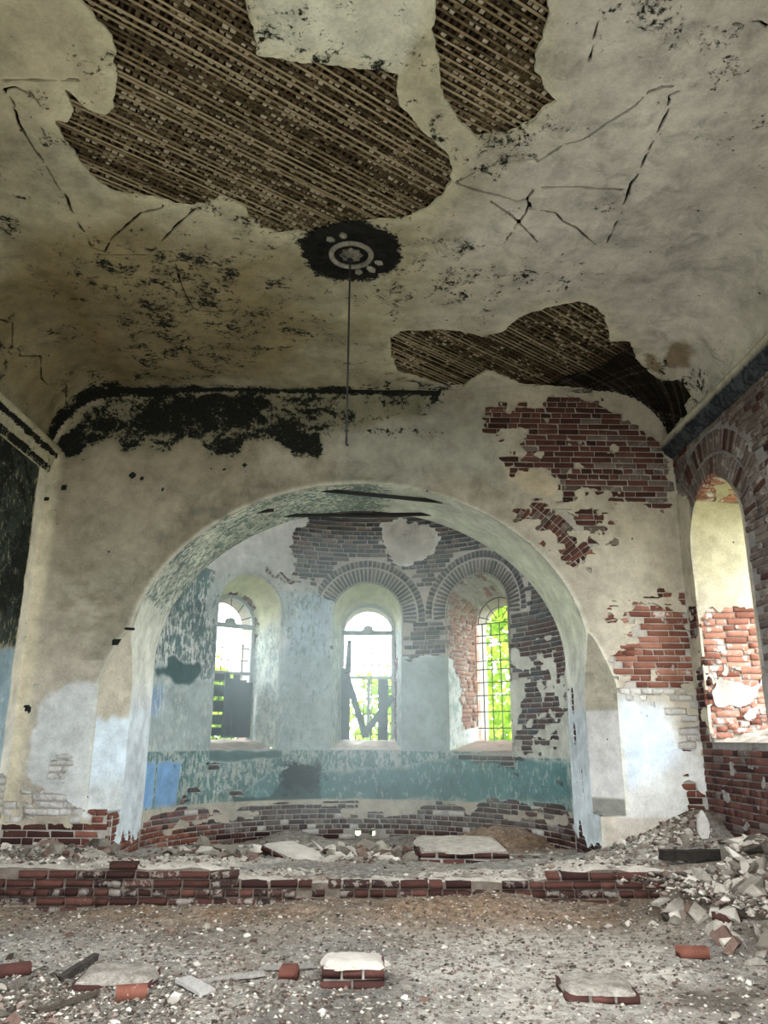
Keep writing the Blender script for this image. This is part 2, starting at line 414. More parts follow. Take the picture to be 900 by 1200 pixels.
# ------------------------------------------------------------------ outlines of lost plaster, paint and stains, in metres on each surface
EAST = {
 'upper_right': [(2.32, 5.75), (2.38, 5.85), (2.62, 5.84), (2.73, 5.81), (2.9, 5.85), (3.07, 5.81), (3.23, 5.67), (3.42, 5.48), (3.6, 5.32), (3.78, 5.14), (3.9, 4.93), (3.88, 4.61), (3.77, 4.38), (3.46, 4.38), (3.25, 4.42), (3.09, 4.43), (3.09, 4.55), (2.85, 4.53), (2.73, 4.46), (2.56, 4.34), (2.64, 4.29), (2.39, 4.3), (2.34, 4.37), (2.46, 4.46), (2.48, 4.63), (2.41, 4.77), (2.26, 4.83), (1.79, 4.85), (1.77, 4.98), (2.04, 5.02), (1.98, 5.1), (2, 5.27), (2.07, 5.37), (1.58, 5.35), (1.57, 5.43), (1.92, 5.46), (1.81, 5.5), (1.57, 5.53), (1.56, 5.61), (1.7, 5.62), (2.3, 5.66)],
 'diag_patch': [(1.9, 4.15), (1.93, 4.3), (2.07, 4.24), (2.1, 4.34), (2.18, 4.41), (2.34, 4.34), (2.42, 4.23), (2.5, 4.27), (2.83, 4.26), (2.85, 4.19), (3.09, 4.11), (2.84, 4.04), (2.76, 4.06), (2.63, 4.09), (2.58, 4.01), (2.64, 3.87), (2.78, 3.91), (3.13, 3.89), (3.11, 3.84), (2.88, 3.84), (2.74, 3.68), (2.49, 3.68), (2.46, 3.78), (2.43, 3.89), (2.44, 3.96), (2.33, 4.06), (2.2, 4.04), (2.17, 4.17), (2.08, 4.2)],
 'middle_right': [(3.16, 3.05), (3.29, 3.14), (3.6, 3.15), (3.77, 3.05), (3.95, 2.95), (3.96, 2.82), (4.05, 2.7), (4.06, 2.55), (4.06, 2.25), (3.97, 2.2), (3.86, 2.13), (3.85, 2.05), (3.5, 2.05), (3.41, 2.04), (3.15, 2.05), (3.03, 2.11), (3.11, 2.18), (3.14, 2.24), (2.97, 2.3), (2.98, 2.56), (3.31, 2.63), (3.26, 2.7), (3.12, 2.74), (3.26, 2.84), (3.42, 2.92), (3.15, 2.96)],
 'white_brick_r': [(3.33, 2.04), (3.5, 2.05), (3.85, 2.05), (4.05, 2.2), (4.05, 1.76), (3.85, 1.75), (3.64, 1.69), (3.51, 1.88)],
 'low_right': [(3.64, 1.67), (3.82, 1.75), (4.01, 1.75), (3.98, 1.48), (3.88, 1.56), (3.84, 1.47), (3.71, 1.49), (3.73, 1.6)],
 'corner_patch': [(3.66, 1.11), (3.76, 1.15), (3.86, 1.11), (3.89, 0.99), (3.96, 0.95), (4.03, 0.94), (4.03, 0.7), (3.74, 0.71), (3.72, 0.83), (3.72, 0.99)],
 'dot_a': [(2.91, 2.98), (2.99, 3.03), (3.06, 2.98), (3.03, 2.92), (2.93, 2.96)],
 'dot_b': [(3.01, 3.18), (3.11, 3.18), (3.1, 3.13), (3.02, 3.14)],
 'dot_c': [(3.63, 3.29), (3.74, 3.29), (3.73, 3.26), (3.64, 3.25)],
 'left_white': [(-3.94, 0.91), (-3.77, 0.99), (-3.42, 0.98), (-3.27, 0.91), (-3.25, 0.83), (-3.06, 0.74), (-2.98, 0.64), (-3.94, 0.6), (-3.97, 0.8)],
 'left_dark': [(-4.01, 0.59), (-3.72, 0.6), (-3.44, 0.66), (-3.09, 0.68), (-2.96, 0.64), (-2.9, 0.49), (-2.9, 0.35), (-3.98, 0.35)],
 'left_brick_corner': [(-2.96, 0.85), (-2.85, 0.94), (-2.75, 0.93), (-2.73, 0.81), (-2.61, 0.76), (-2.52, 0.52), (-2.53, 0.36), (-2.94, 0.36)],
 'left_hole': [(-3.46, 1.3), (-3.27, 1.32), (-3.24, 1.21), (-3.31, 1.1), (-3.43, 1.1)],
 'left_hole2': [(-3.92, 1.19), (-3.77, 1.25), (-3.56, 1.2), (-3.6, 1.11), (-3.77, 1.07), (-3.9, 1.14)],
 'left_hole3': [(-3.9, 2.17), (-3.76, 2.18), (-3.76, 2.13), (-3.89, 2.12)],
 'left_hole4': [(-3.83, 1.88), (-3.77, 1.86), (-3.78, 1.82), (-3.81, 1.84)],
 'pocket': [(-2.89, 2.65), (-2.82, 2.65), (-2.82, 2.6), (-2.89, 2.59)],
 'c_black': [(-3.76, 4.94), (-3.59, 4.94), (-3.5, 5.13), (-3.14, 5.2), (-3, 5.02), (-2.91, 4.95), (-2.5, 4.95), (-2.3, 5.19), (-2.09, 5.17), (-1.9, 4.96), (-1.56, 4.97), (-1.48, 5.13), (-1.18, 5.18), (-0.92, 5.06), (-0.65, 4.91), (-0.52, 4.91), (-0.49, 5.23), (-0.28, 5.37), (0.12, 5.43), (0.82, 5.58), (0.82, 5.89), (-2.93, 5.86), (-3.23, 5.79), (-3.59, 5.52), (-3.83, 5.19)],
 'c_white_l': [(-2.94, 0.67), (-3, 2.15), (-3.37, 2.12), (-3.54, 2.03), (-3.69, 1.86), (-3.69, 1.72), (-3.73, 1.58), (-3.72, 1.25), (-3.66, 1.02), (-3.42, 0.89), (-3.06, 0.67)],
 'c_white_r': [(3.03, 1.9), (3.22, 1.98), (3.57, 1.91), (3.74, 1.62), (3.93, 1.43), (4.04, 0.97), (3.77, 0.79), (3.54, 0.65), (2.86, 0.47)],
 'c_blue_r': [(3.02, 1.88), (3.47, 1.9), (3.64, 1.62), (3.72, 1.43), (3.4, 1.15), (3.08, 1.06)],
 'c_grey_top': [(-0.17, 5.85), (1.92, 5.76), (1.88, 4.71), (-0.26, 4.52), (-0.48, 5.02)],
 'c_green_l': [(-3.87, 3.77), (-2.86, 4), (-2.49, 3.36), (-2.92, 2.54), (-3.89, 3.14)],
 'c_peel_r': [(1.78, 4.88), (2.32, 4.77), (2.47, 4.6), (2.35, 4.43), (2.09, 4.51), (1.88, 4.71)],
}
CEIL = {
 'big': [(-1.68, 3.82), (-1.62, 3.97), (-1.58, 4.09), (-1.62, 4.26), (-1.67, 4.47), (-1.75, 4.67), (-1.83, 4.75), (-1.9, 4.7), (-1.97, 4.65), (-2, 4.56), (-2.03, 4.53), (-2.04, 4.62), (-2.05, 4.71), (-2.13, 4.84), (-2.21, 4.83), (-2.19, 4.9), (-2.21, 5.01), (-2.2, 5.2), (-2.16, 5.39), (-2.05, 5.56), (-1.93, 5.65), (-1.73, 5.69), (-1.49, 5.75), (-1.28, 5.76), (-1.16, 5.65), (-1.08, 5.68), (-0.99, 5.79), (-0.97, 5.87), (-0.85, 6.05), (-0.74, 6.14), (-0.59, 6.1), (-0.46, 6.12), (-0.28, 6.07), (-0.09, 5.97), (0.14, 5.91), (0.43, 5.87), (0.57, 5.73), (0.67, 5.58), (0.72, 5.43), (0.74, 5.27), (0.71, 5.13), (0.62, 5), (0.51, 4.87), (0.41, 4.74), (0.33, 4.65), (0.29, 4.57), (0.29, 4.34), (0.13, 4.32), (-0.1, 4.28), (-0.38, 4.23), (-0.66, 4.2), (-0.65, 4.07), (-0.66, 3.91), (-0.66, 3.79), (-0.63, 3.47), (-1.02, 3.38), (-1.68, 3.59)],
 'right': [(0.5, 3.77), (0.5, 4.01), (0.53, 4.11), (0.56, 4.25), (0.58, 4.46), (0.65, 4.61), (0.76, 4.78), (0.9, 4.9), (1.09, 4.87), (1.26, 4.75), (1.39, 4.54), (1.32, 4.45), (1.22, 4.27), (1.19, 4.16), (1.21, 4), (1.19, 3.76), (1.15, 3.54), (0.8, 3.39), (0.53, 3.6)],
 'corner': [(0.32, 7.99), (0.43, 7.87), (0.67, 7.84), (0.95, 7.81), (1.19, 7.87), (1.35, 7.97), (1.56, 7.82), (1.63, 7.63), (1.81, 7.4), (2.09, 7.24), (2.23, 7.18), (2.41, 7.28), (2.6, 7.47), (2.73, 7.83), (2.81, 8.03), (3.03, 8.02), (3.23, 8.41), (3.45, 8.62), (3.65, 8.7), (3.79, 8.45), (4.04, 8.47), (4.05, 8.69), (4.15, 8.73), (4.13, 8.98), (4.15, 9.14), (4.2, 9.37), (4.06, 9.65), (3.8, 9.67), (3.52, 9.64), (3.19, 9.52), (2.85, 9.3), (2.45, 9.26), (2.06, 9.21), (1.87, 9.05), (1.6, 8.84), (1.51, 8.82), (1.41, 9), (1.3, 9.25), (1.09, 9.3), (0.92, 9.2), (0.69, 9.02), (0.42, 8.85), (0.35, 8.51)],
 'c_white': [(-0.65, 3.79), (-0.67, 4.18), (-0.38, 4.23), (-0.1, 4.27), (0.13, 4.31), (0.3, 4.34), (0.35, 4.15), (0.48, 3.95), (0.48, 3.77), (0.45, 3.6), (-0.66, 3.63)],
 'c_light_r': [(0.94, 6.43), (0.95, 5.27), (1.44, 4.72), (1.27, 3.75), (2.52, 3.73), (3.83, 6.32), (3.82, 7.87), (3.86, 8.45), (2.93, 7.64), (2.2, 6.98)],
 'c_stain': [(3.43, 7.94), (3.56, 7.81), (3.74, 7.93), (3.78, 8.06), (3.69, 8.23), (3.64, 8.39), (3.53, 8.39), (3.52, 8.18)],
 'c_stain2': [(3.34, 8.32), (3.49, 8.4), (3.6, 8.54), (3.49, 8.6)],
 'c_olive': [(-3.36, 6.47), (-1.96, 5.76), (-0.74, 6.47), (-0.6, 7.73), (-1.04, 9.26), (-3.26, 9.41), (-4.37, 9.4), (-4.37, 7.99)],
 'c_black': [(0.23, 6.87), (0.47, 6.72), (0.66, 7.1), (0.52, 7.7), (0.92, 8.08), (1.22, 7.33), (1.51, 7.5), (1.31, 8.07), (0.34, 8.09), (-0.2, 7.04)],
 'c_black2': [(-1.1, 6.47), (-0.69, 6.75), (-0.56, 7.21), (-1.07, 7.14), (-1.25, 6.91)],
 'c_crease': [(-3.1, 6.81), (-3.12, 7.8), (-3.12, 9.31), (-2.92, 9.36), (-2.91, 7.98), (-2.85, 6.8)],
 'k1': [(0.79, 5.4), (1.01, 5.22), (1.26, 5.13), (1.38, 5.12), (1.4, 5.15), (1.56, 4.97), (1.7, 4.91), (1.82, 4.75), (1.91, 4.65), (1.98, 4.57), (2.03, 4.45), (2.11, 4.41), (2.19, 4.4)],
 'k2': [(0.79, 5.41), (0.98, 5.5), (1.16, 5.55), (1.32, 5.62), (1.4, 5.59), (1.46, 5.72), (1.67, 5.76), (1.77, 5.89), (1.91, 5.98), (2.02, 6.1), (2.15, 6.23)],
 'k3': [(2.24, 6.21), (2.24, 5.83), (2.23, 5.6), (2.21, 5.39), (2.24, 5.26), (2.22, 5.05), (2.22, 4.83), (2.23, 4.62), (2.19, 4.48), (2.24, 4.44)],
 'k4': [(1.4, 5.59), (1.44, 5.45), (1.7, 5.44), (1.88, 5.45), (2.17, 5.47)],
 'k5': [(1.1, 5.63), (1.31, 5.82), (1.51, 6.06), (1.62, 6.21)],
 'k6': [(2.38, 3.9), (2.54, 3.88), (2.61, 3.92)],
 'k7': [(-2.46, 4.53), (-2.38, 4.51), (-2.29, 4.58), (-2.26, 4.7)],
 'k8': [(-2.47, 4.54), (-2.45, 4.64), (-2.5, 4.85), (-2.5, 5.04), (-2.48, 5.2), (-2.48, 5.42), (-2.48, 5.55), (-2.45, 5.66), (-2.48, 5.88), (-2.48, 6.15), (-2.48, 6.37), (-2.38, 6.44), (-2.26, 6.24)],
 'k9': [(-2.26, 6.24), (-2.04, 6.02), (-1.89, 5.87), (-1.69, 5.8), (-1.66, 5.75)],
 'k10': [(-2.46, 4.45), (-1.9, 4.43)],
 'k11': [(-1.83, 6.29), (-1.63, 6.04), (-1.4, 5.8)],
 'k12': [(-2.49, 6.48), (-1.9, 6.47)],
 'k13': [(-3.76, 7.29), (-3.69, 7.45), (-3.86, 7.75), (-3.82, 7.86), (-3.86, 7.95), (-3.69, 8.18), (-3.85, 8.5), (-3.86, 8.67), (-3.68, 8.93), (-3.84, 9.26), (-3.81, 9.58)],
 'k14': [(-1.76, 6.56), (-1.8, 7), (-1.78, 7.41), (-1.73, 7.49), (-1.39, 7.48)],
 'k15': [(1.51, 3.81), (1.53, 3.96), (1.55, 4.19)],
 'k16': [(1.31, 6.22), (1.42, 5.79), (1.44, 5.62)],
}
APSE = {
 'top': [(-0.99, 5.16), (-1.26, 4.95), (-1.27, 4.71), (-1.36, 4.62), (-1.21, 4.44), (-1.22, 4.14), (-0.97, 4.13), (-0.88, 4.04), (-0.78, 3.95), (-0.55, 3.77), (-0.54, 3.64), (-0.56, 3.56), (-0.54, 2.84), (0.63, 2.85), (1.47, 2.85), (1.47, 2.42), (2.58, 2.38), (2.68, 3.21), (2.91, 3.32), (2.92, 2.8), (3.06, 2.6), (3.23, 2.71), (3.55, 2.68), (3.63, 2.32), (3.9, 2.42), (4.33, 2.72), (4.48, 3.39), (3.73, 4.8), (1.62, 5.83), (-0.14, 5.79)],
 'island': [(0.33, 5.16), (0.66, 5.21), (0.97, 5.1), (1.31, 4.96), (1.29, 4.77), (1.21, 4.56), (0.94, 4.43), (0.63, 4.42), (0.41, 4.53), (0.32, 4.75)],
 'right': [(2.66, 2.55), (2.83, 2.55), (2.98, 2.53), (3.01, 2.48), (3.24, 2.67), (3.38, 2.58), (3.76, 2.55), (3.85, 2.41), (3.46, 2.38), (3.42, 2.26), (3.31, 2.21), (3.71, 2.1), (3.74, 1.98), (3.95, 1.94), (3.77, 1.84), (3.53, 1.76), (3.31, 1.67), (2.99, 1.65), (3.32, 1.58), (3.34, 1.52), (2.95, 1.52), (3.01, 1.39), (2.69, 1.38), (2.68, 1.58), (2.74, 1.75), (2.73, 1.87), (2.8, 2.02), (2.89, 2.11), (2.88, 2.29), (3, 2.38), (2.82, 2.43), (2.64, 2.43)],
 'right_s1': [(2.59, 2.76), (2.65, 2.63), (2.74, 2.57), (2.61, 2.58)],
 'right_s2': [(3.45, 1.6), (3.51, 1.59), (3.48, 1.52), (3.43, 1.53)],
 'right_s3': [(3.53, 1.53), (3.6, 1.52), (3.56, 1.41), (3.51, 1.43)],
 'sill_r': [(1.42, 1.36), (2.59, 1.38), (2.67, 1.08), (2.54, 1.14), (1.94, 1.21), (1.46, 1.24)],
 'base': [(-4.48, 0.23), (-4.05, 0.38), (-3.76, 0.53), (-3.45, 0.6), (-3.04, 0.61), (-2.61, 0.6), (-2.48, 0.48), (-2.24, 0.48), (-2.07, 0.43), (-1.91, 0.54), (-1.43, 0.56), (-1, 0.54), (-0.82, 0.53), (-0.52, 0.56), (-0.09, 0.54), (-0.09, 0.47), (-0.33, 0.44), (-0.27, 0.37), (0.33, 0.38), (0.45, 0.42), (0.85, 0.44), (0.97, 0.56), (1.25, 0.6), (1.64, 0.57), (1.73, 0.45), (1.97, 0.61), (2.24, 0.66), (2.75, 0.67), (3.03, 0.65), (3.47, 0.67), (3.92, 0.6), (4.48, 0.59), (4.48, -0.19), (-1.65, -0.36), (-4.48, -0.21)],
 'base_strip1': [(-3.37, 0.32), (-3.05, 0.39), (-2.54, 0.43), (-1.91, 0.49), (-1.62, 0.46), (-1.65, 0.41), (-2.33, 0.39), (-2.97, 0.35), (-3.3, 0.28)],
 'base_strip2': [(-0.06, 0.53), (0.33, 0.59), (0.88, 0.58), (0.82, 0.46), (0.39, 0.41), (-0, 0.42)],
 'base_strip3': [(2.41, 0.51), (2.75, 0.53), (3.14, 0.51), (3.75, 0.56), (3.79, 0.48), (3.22, 0.46), (2.74, 0.45), (2.41, 0.44)],
 'lh1': [(-2.95, 0.82), (-2.82, 0.85), (-2.76, 0.79), (-2.9, 0.78)],
 'lh2': [(-3.07, 0.75), (-2.96, 0.75), (-2.94, 0.7), (-3.07, 0.7)],
 'lh3': [(-2.67, 1.08), (-2.53, 1.13), (-2.43, 1.14), (-2.39, 1.1), (-2.58, 1.04), (-2.65, 1)],
 'lh4': [(-2.12, 0.75), (-1.96, 0.76), (-1.96, 0.72), (-2.08, 0.6), (-2.07, 0.71)],
 'hood_l': [(-1.72, 4.25), (-1.56, 4.14), (-1.46, 4.19), (-1.25, 4.06), (-1.23, 3.97), (-1.38, 4.1), (-1.52, 4.07), (-1.7, 4.17)],
 'c_teal': [(-0.53, 1.02), (0.14, 1.05), (0.7, 1.1), (0.95, 1.17), (1.07, 1.2), (1.79, 1.33), (2.58, 1.26), (3.31, 1.24), (3.88, 1.26), (3.89, 0.73), (1.92, 0.63), (-1.92, 0.59), (-1.93, 0.73), (-1.44, 1.03), (-1.02, 1.03)],
 'c_tealdark': [(-1.17, 1.02), (-0.86, 1.05), (-0.72, 1.25), (-0.67, 1.07), (-0.68, 0.87), (-0.64, 0.62), (-0.82, 0.56), (-2.11, 0.6), (-2.09, 0.71), (-1.47, 0.66), (-1.26, 0.91)],
 'c_tealdark2': [(-4.04, 2.47), (-3.66, 2.51), (-3.66, 2.64), (-3.48, 2.68), (-3.31, 2.6), (-3.17, 2.57), (-2.93, 2.64), (-2.85, 2.5), (-2.97, 2.38), (-3.1, 2.26), (-3.43, 2.3), (-3.72, 2.37), (-3.94, 2.35)],
 'c_blue_l': [(-4.36, 1.25), (-3.15, 1.21), (-3.21, 0.62), (-4.21, 0.67)],
 'c_blue_l2': [(-4.28, 2.15), (-3.7, 2.21), (-3.69, 1.87), (-4.2, 1.86)],
 'c_streak': [(-4.3, 2.24), (-4.31, 2.91), (-3.39, 3.65), (-2.77, 4.3), (-2.62, 2.6), (-2.68, 2.34), (-3.34, 2.42)],
 'c_pier_l': [(-1.35, 3.94), (-0.54, 3.99), (-0.5, 2.43), (-1.36, 2.4)],
 'c_sill_l': [(-2.6, 1.36), (-1.31, 1.35), (-1.31, 1.25), (-2.31, 1.19), (-2.59, 1.23)],
 'c_grayblue': [(0.63, 2.78), (1.47, 2.83), (1.45, 1.3), (0.63, 1.29)],
 'win_l': [(-2.53, 1.48), (-2.66, 3.11), (-2.62, 3.58), (-2.38, 3.88), (-2.02, 4.08), (-1.71, 4.02), (-1.48, 3.78), (-1.39, 3.37), (-1.33, 1.48)],
 'win_c': [(-0.47, 1.35), (-0.51, 3.56), (-0.39, 3.85), (-0.17, 4.04), (0.05, 4.1), (0.31, 4.02), (0.52, 3.83), (0.63, 3.56), (0.65, 1.36)],
 'win_r': [(1.55, 1.37), (1.44, 2.42), (1.46, 3.67), (1.62, 4.01), (1.91, 4.16), (2.23, 4.1), (2.48, 3.84), (2.55, 3.43), (2.62, 1.38)],
 'vent1': [(-0.1, 0.18), (0.01, 0.18), (0.01, 0.07), (-0.09, 0.07)],
 'vent2': [(0.12, 0.18), (0.24, 0.18), (0.24, 0.07), (0.12, 0.07)],
}

# ------------------------------------------------------------------ surfaces
class Surf:
    """a wall or vault: base(u, v) gives its points; normals look into the room"""
    def __init__(s, base, sgn=1): s.base = base; s.sgn = sgn
    def frame(s, u, v):
        e = 1e-3
        u = np.asarray(u, float); v = np.asarray(v, float)
        du = s.base(u + e, v) - s.base(u - e, v); dv = s.base(u, v + e) - s.base(u, v - e)
        du /= np.linalg.norm(du, axis=-1, keepdims=True) + 1e-12
        n = np.cross(du, dv) * s.sgn; n /= np.linalg.norm(n, axis=-1, keepdims=True) + 1e-12
        return s.base(u, v), du, np.cross(n, du) * s.sgn, n
    def pos(s, u, v, off):
        P, U, V, N = s.frame(u, v)
        return P + N * np.asarray(off)[..., None]

def plaster_layer(name, parent, surf, box, h, field, paint, amp=0.004, depth=0.03, seed=0, mat=None):
    u0, u1, v0, v1 = box
    nu = int(round((u1 - u0) / h)) + 1; nv = int(round((v1 - v0) / h)) + 1
    U, V = np.meshgrid(u0 + np.arange(nu) * h, v0 + np.arange(nv) * h)
    Fd = field(U, V)
    Fd[np.abs(Fd) < 1e-5] = 1e-5
    P, faces, segs = march(Fd, u0, v0, h)
    off = amp * (fbm(P[:, 0], P[:, 1], 1.3, 3, seed) + 0.35 * fbm(P[:, 0], P[:, 1], 9.0, 2, seed + 5))
    top = surf.pos(P[:, 0], P[:, 1], off)
    used = sorted({i for s in segs for i in s}); pos_of = {i: k for k, i in enumerate(used)}
    Q = P[used]
    low = surf.pos(Q[:, 0], Q[:, 1], np.full(len(Q), -depth)) if len(used) else np.zeros((0, 3))
    n = len(P)
    faces = faces + [[a, b, n + pos_of[b], n + pos_of[a]] for a, b in segs]
    if surf.sgn < 0: faces = [f[::-1] for f in faces]
    me = fast_mesh(name, np.concatenate([top, low]), faces)
    sm = np.ones(len(me.polygons), bool); sm[len(me.polygons) - len(segs):] = False
    me.polygons.foreach_set('use_smooth', sm)
    at = paint(P[:, 0], P[:, 1])
    for k in ('Col', 'Coat', 'flake', 'mold', 'wear'):
        a = at[k]
        put_attr(me, k, np.concatenate([a, a[used]]) if len(used) else a)
    return link(name, me, mat or M['plaster'], parent)

class Paint:
    """coats of colour built up on one surface"""
    def __init__(s, u, v, base, outl=None, seed=0):
        s.u, s.v, s.o, s.seed = u, v, outl or {}, seed
        n = len(u); s.Col = np.tile(np.asarray(base, np.float32), (n, 1)); s.Coat = s.Col * 0.6
        s.flake = np.zeros(n); s.mold = np.zeros(n); s.wear = np.full(n, 0.25)
    def area(s, name, feather=0.06, rag=0.05, f=5.0):
        d = sd_poly(s.u, s.v, s.o[name]) + rag * fbm(s.u, s.v, f, 4, s.seed + 11)
        return 1 - sstep(-feather, feather, d)
    def col(s, m, c, amt=1.0):
        m = (np.asarray(m) * amt)[:, None]; s.Col = s.Col * (1 - m) + np.asarray(c) * m
    def coat(s, m, c):
        m = np.asarray(m)[:, None]; s.Coat = s.Coat * (1 - m) + np.asarray(c) * m
    def set(s, k, m, val):
        a = getattr(s, k); setattr(s, k, a * (1 - m) + val * m)
    def get(s): return dict(Col=s.Col, Coat=s.Coat, flake=s.flake, mold=s.mold, wear=s.wear)

def core_sheet(name, surf, box, h, field, mat, off, parent=None):
    """the masonry face behind the plaster"""
    u0, u1, v0, v1 = box
    nu = int(round((u1 - u0) / h)) + 1; nv = int(round((v1 - v0) / h)) + 1
    U, V = np.meshgrid(u0 + np.arange(nu) * h, v0 + np.arange(nv) * h)
    Fd = field(U, V); Fd[np.abs(Fd) < 1e-5] = 1e-5
    P, faces, segs = march(Fd, u0, v0, h)
    if surf.sgn < 0: faces = [f[::-1] for f in faces]
    return link(name, fast_mesh(name, surf.pos(P[:, 0], P[:, 1], np.full(len(P), off)), faces), mat, parent)

# ------------------------------------------------------------------ bricks
def brick_variant(k):
    r = random.Random(100 + k)
    vs_ = []
    for y, ix, iz in ((-.5, 0, 0), (.32, 0, 0), (.5, .035, .10)):
        for sx, sz in ((-1, -1), (1, -1), (1, 1), (-1, 1)):
            chip = r.random() < 0.16 and y > 0
            vs_.append((sx * (.5 - ix - (r.uniform(.02, .09) if chip else 0)) + r.uniform(-.012, .012),
                        y + r.uniform(-.05, .05) * (y > .4), sz * (.5 - iz - (r.uniform(.05, .2) if chip else 0)) + r.uniform(-.03, .03)))
    fs = [(8, 9, 10, 11)]
    for a, b in ((0, 4), (4, 8)):
        for i in range(4): fs.append((a + i, a + (i + 1) % 4, b + (i + 1) % 4, b + i))
    return np.array(vs_, np.float32), np.array(fs)
BV = [brick_variant(k) for k in range(8)]
_bm = {}
def brick_mesh(k, mat):
    if (k, mat) not in _bm:
        me = fast_mesh('brick', BV[k][0], BV[k][1]); me.materials.append(M[mat]); _bm[(k, mat)] = me
    return _bm[(k, mat)]

def courses(box, pitch, seed, p_head=0.35, ln=0.25):
    """bricks in running courses over a rectangle of (u, v): centre u, v, length, height, turn"""
    r = random.Random(seed); out = []
    v = box[2]; row = 0
    while v < box[3]:
        u = box[0] - r.uniform(0, ln)
        allhead = r.random() < 0.18
        while u < box[1]:
            L = ln * 0.48 if (allhead or r.random() < p_head) else ln
            L += r.uniform(-.008, .008)
            a, b = max(u, box[0]), min(u + L, box[1])
            if b - a > .05: out.append(((a + b) / 2, v + pitch / 2, b - a, pitch - 0.011 + r.uniform(-.004, .002), 0.0))
            u += L + 0.011
        v += pitch; row += 1
    return out
class Bond:
    """which brick of the courses lies behind a point: lets the plaster break along the bricks"""
    def __init__(s, bricks, v0, pitch):
        s.v0, s.p = v0, pitch; s.rows = {}
        for b in bricks: s.rows.setdefault(int(round((b[1] - pitch / 2 - v0) / pitch)), []).append((b[0] - b[2] / 2, b[0] + b[2] / 2))
        s.rows = {k: np.array(sorted(v)) for k, v in s.rows.items()}
    def ragged(s, u, v, d, amp, seed, stay=.022):
        row = np.floor((v - s.v0) / s.p).astype(int); fv = (v - s.v0) / s.p - row
        add = np.full(np.shape(u), stay); m = np.abs(d) < amp * 2.2
        for k in np.unique(row[m]) if m.any() else ():
            if k not in s.rows: continue
            q = m & (row == k); R_ = s.rows[k]; i = np.clip(np.searchsorted(R_[:, 0], u[q]) - 1, 0, len(R_) - 1)
            ins = (u[q] > R_[i, 0] - .004) & (u[q] < R_[i, 1] + .004) & (fv[q] > .04) & (fv[q] < .93)
            h = _perm[(i * 7 + k * 31 + seed) & 255, (k * 13 + i * 3) & 255] * 2 - 1
            add[q] = np.where(ins, amp * h, stay)
        return np.where(m, d + add, d)
def ring(uc, vc, r0, a0, a1, length, pitch, seed):
    """radial bricks of an arch in (u, v)"""
    r = random.Random(seed); n = max(1, int(round(abs(a1 - a0) * (r0 + length / 2) / pitch))); out = []
    for i in range(n):
        a = a0 + (a1 - a0) * (i + .5) / n
        out.append((uc + math.cos(a) * (r0 + length / 2), vc + math.sin(a) * (r0 + length / 2), length - .012, (abs(a1 - a0) * r0 / n) - .009, a))
    return out
def lay(parent, surf, bricks, expose, matfn, limit=300, front=-0.012, deep=0.06, seed=1, need=0.0, jit=1.0):
    """bricks where expose(u, v) > 0; the first `limit` as parts, the others joined"""
    if not bricks: return
    r = random.Random(seed)
    B = np.array(bricks); keep = np.zeros(len(B), bool)
    for su, sv in ((0, 0), (.42, .3), (-.42, .3), (.42, -.3), (-.42, -.3)):
        x = su * B[:, 2]; y = sv * B[:, 3]; c, s = np.cos(B[:, 4]), np.sin(B[:, 4])
        keep |= expose(B[:, 0] + x * c - y * s, B[:, 1] + x * s + y * c) > need
    B = B[keep]
    if not len(B): return
    B = B[np.argsort(-B[:, 2], kind='stable')] if len(B) > limit else B
    P, U, V, N = surf.frame(B[:, 0], B[:, 1])
    rest_v = []; rest_f = []; rest_m = []; nv = 0; mats = []
    for i in range(len(B)):
        u, v, L, H, a = B[i]
        c, s = math.cos(a), math.sin(a)
        ux = U[i] * c + V[i] * s; vx = V[i] * c - U[i] * s
        o = front + r.uniform(-.005, .004) * jit
        cen = P[i] + N[i] * (o - deep / 2)
        tw = r.uniform(-.012, .012) * (1 + .4 * (jit > 1))
        if jit > 1: H *= r.uniform(.86, 1.05); L *= r.uniform(.93, 1.0)
        ux2 = ux + vx * tw; vx2 = vx - ux * tw
        A = np.stack([ux2 * L, N[i] * deep, vx2 * H], 1)
        mat = matfn(u, v, r); kv = r.randrange(8)
        if i < limit:
            ob = bpy.data.objects.new('brick', brick_mesh(kv, mat)); COL.objects.link(ob); ob.parent = parent
            ob.matrix_world = Matrix([list(A[k]) + [cen[k]] for k in range(3)] + [[0, 0, 0, 1]])
        else:
            if mat not in mats: mats.append(mat)
            rest_v.append(BV[kv][0] @ A.T + cen); rest_f.append(BV[kv][1] + nv); nv += 12
            rest_m += [mats.index(mat)] * len(BV[kv][1])
    if rest_v:
        me = fast_mesh('brickwork', np.concatenate(rest_v), np.concatenate(rest_f))
        for m in mats: me.materials.append(M[m])
        me.polygons.foreach_set('material_index', rest_m)
        stuff(link('brickwork', me, None, parent))

# ------------------------------------------------------------------ shapes of the building
def vault_z(x):
    x = np.abs(x); t = np.clip((x - CX) / COVX, 0, 1)
    return np.where(x <= CX, ZC, CZ + COVZ * np.sqrt(1 - t * t))
_t = np.linspace(0, PI / 2, 200); _cx = CX + COVX * np.sin(_t); _cz = CZ + COVZ * np.cos(_t)
_cs = CX + np.concatenate([[0], np.cumsum(np.hypot(np.diff(_cx), np.diff(_cz)))]); SMAX = _cs[-1]
def chamf(z):            # width of the cut-back on the arch jambs
    return np.where(z < 0.74, 0.0, 0.29 * np.clip((2.78 - z) / 0.6, 0, 1) ** 0.75)
def arch_field(x, z, ch=True):     # positive on the wall, negative in the opening
    x = np.abs(x); zz = np.maximum(z - AZ, 0)
    d = np.where(z <= AZ, x - AW, (((x / AW) ** AP + (zz / AR) ** AP) ** (1 / AP) - 1) * 2.2)
    if ch: d = np.minimum(d, np.where(z < 2.78, x - AW - chamf(z), 9))
    return d
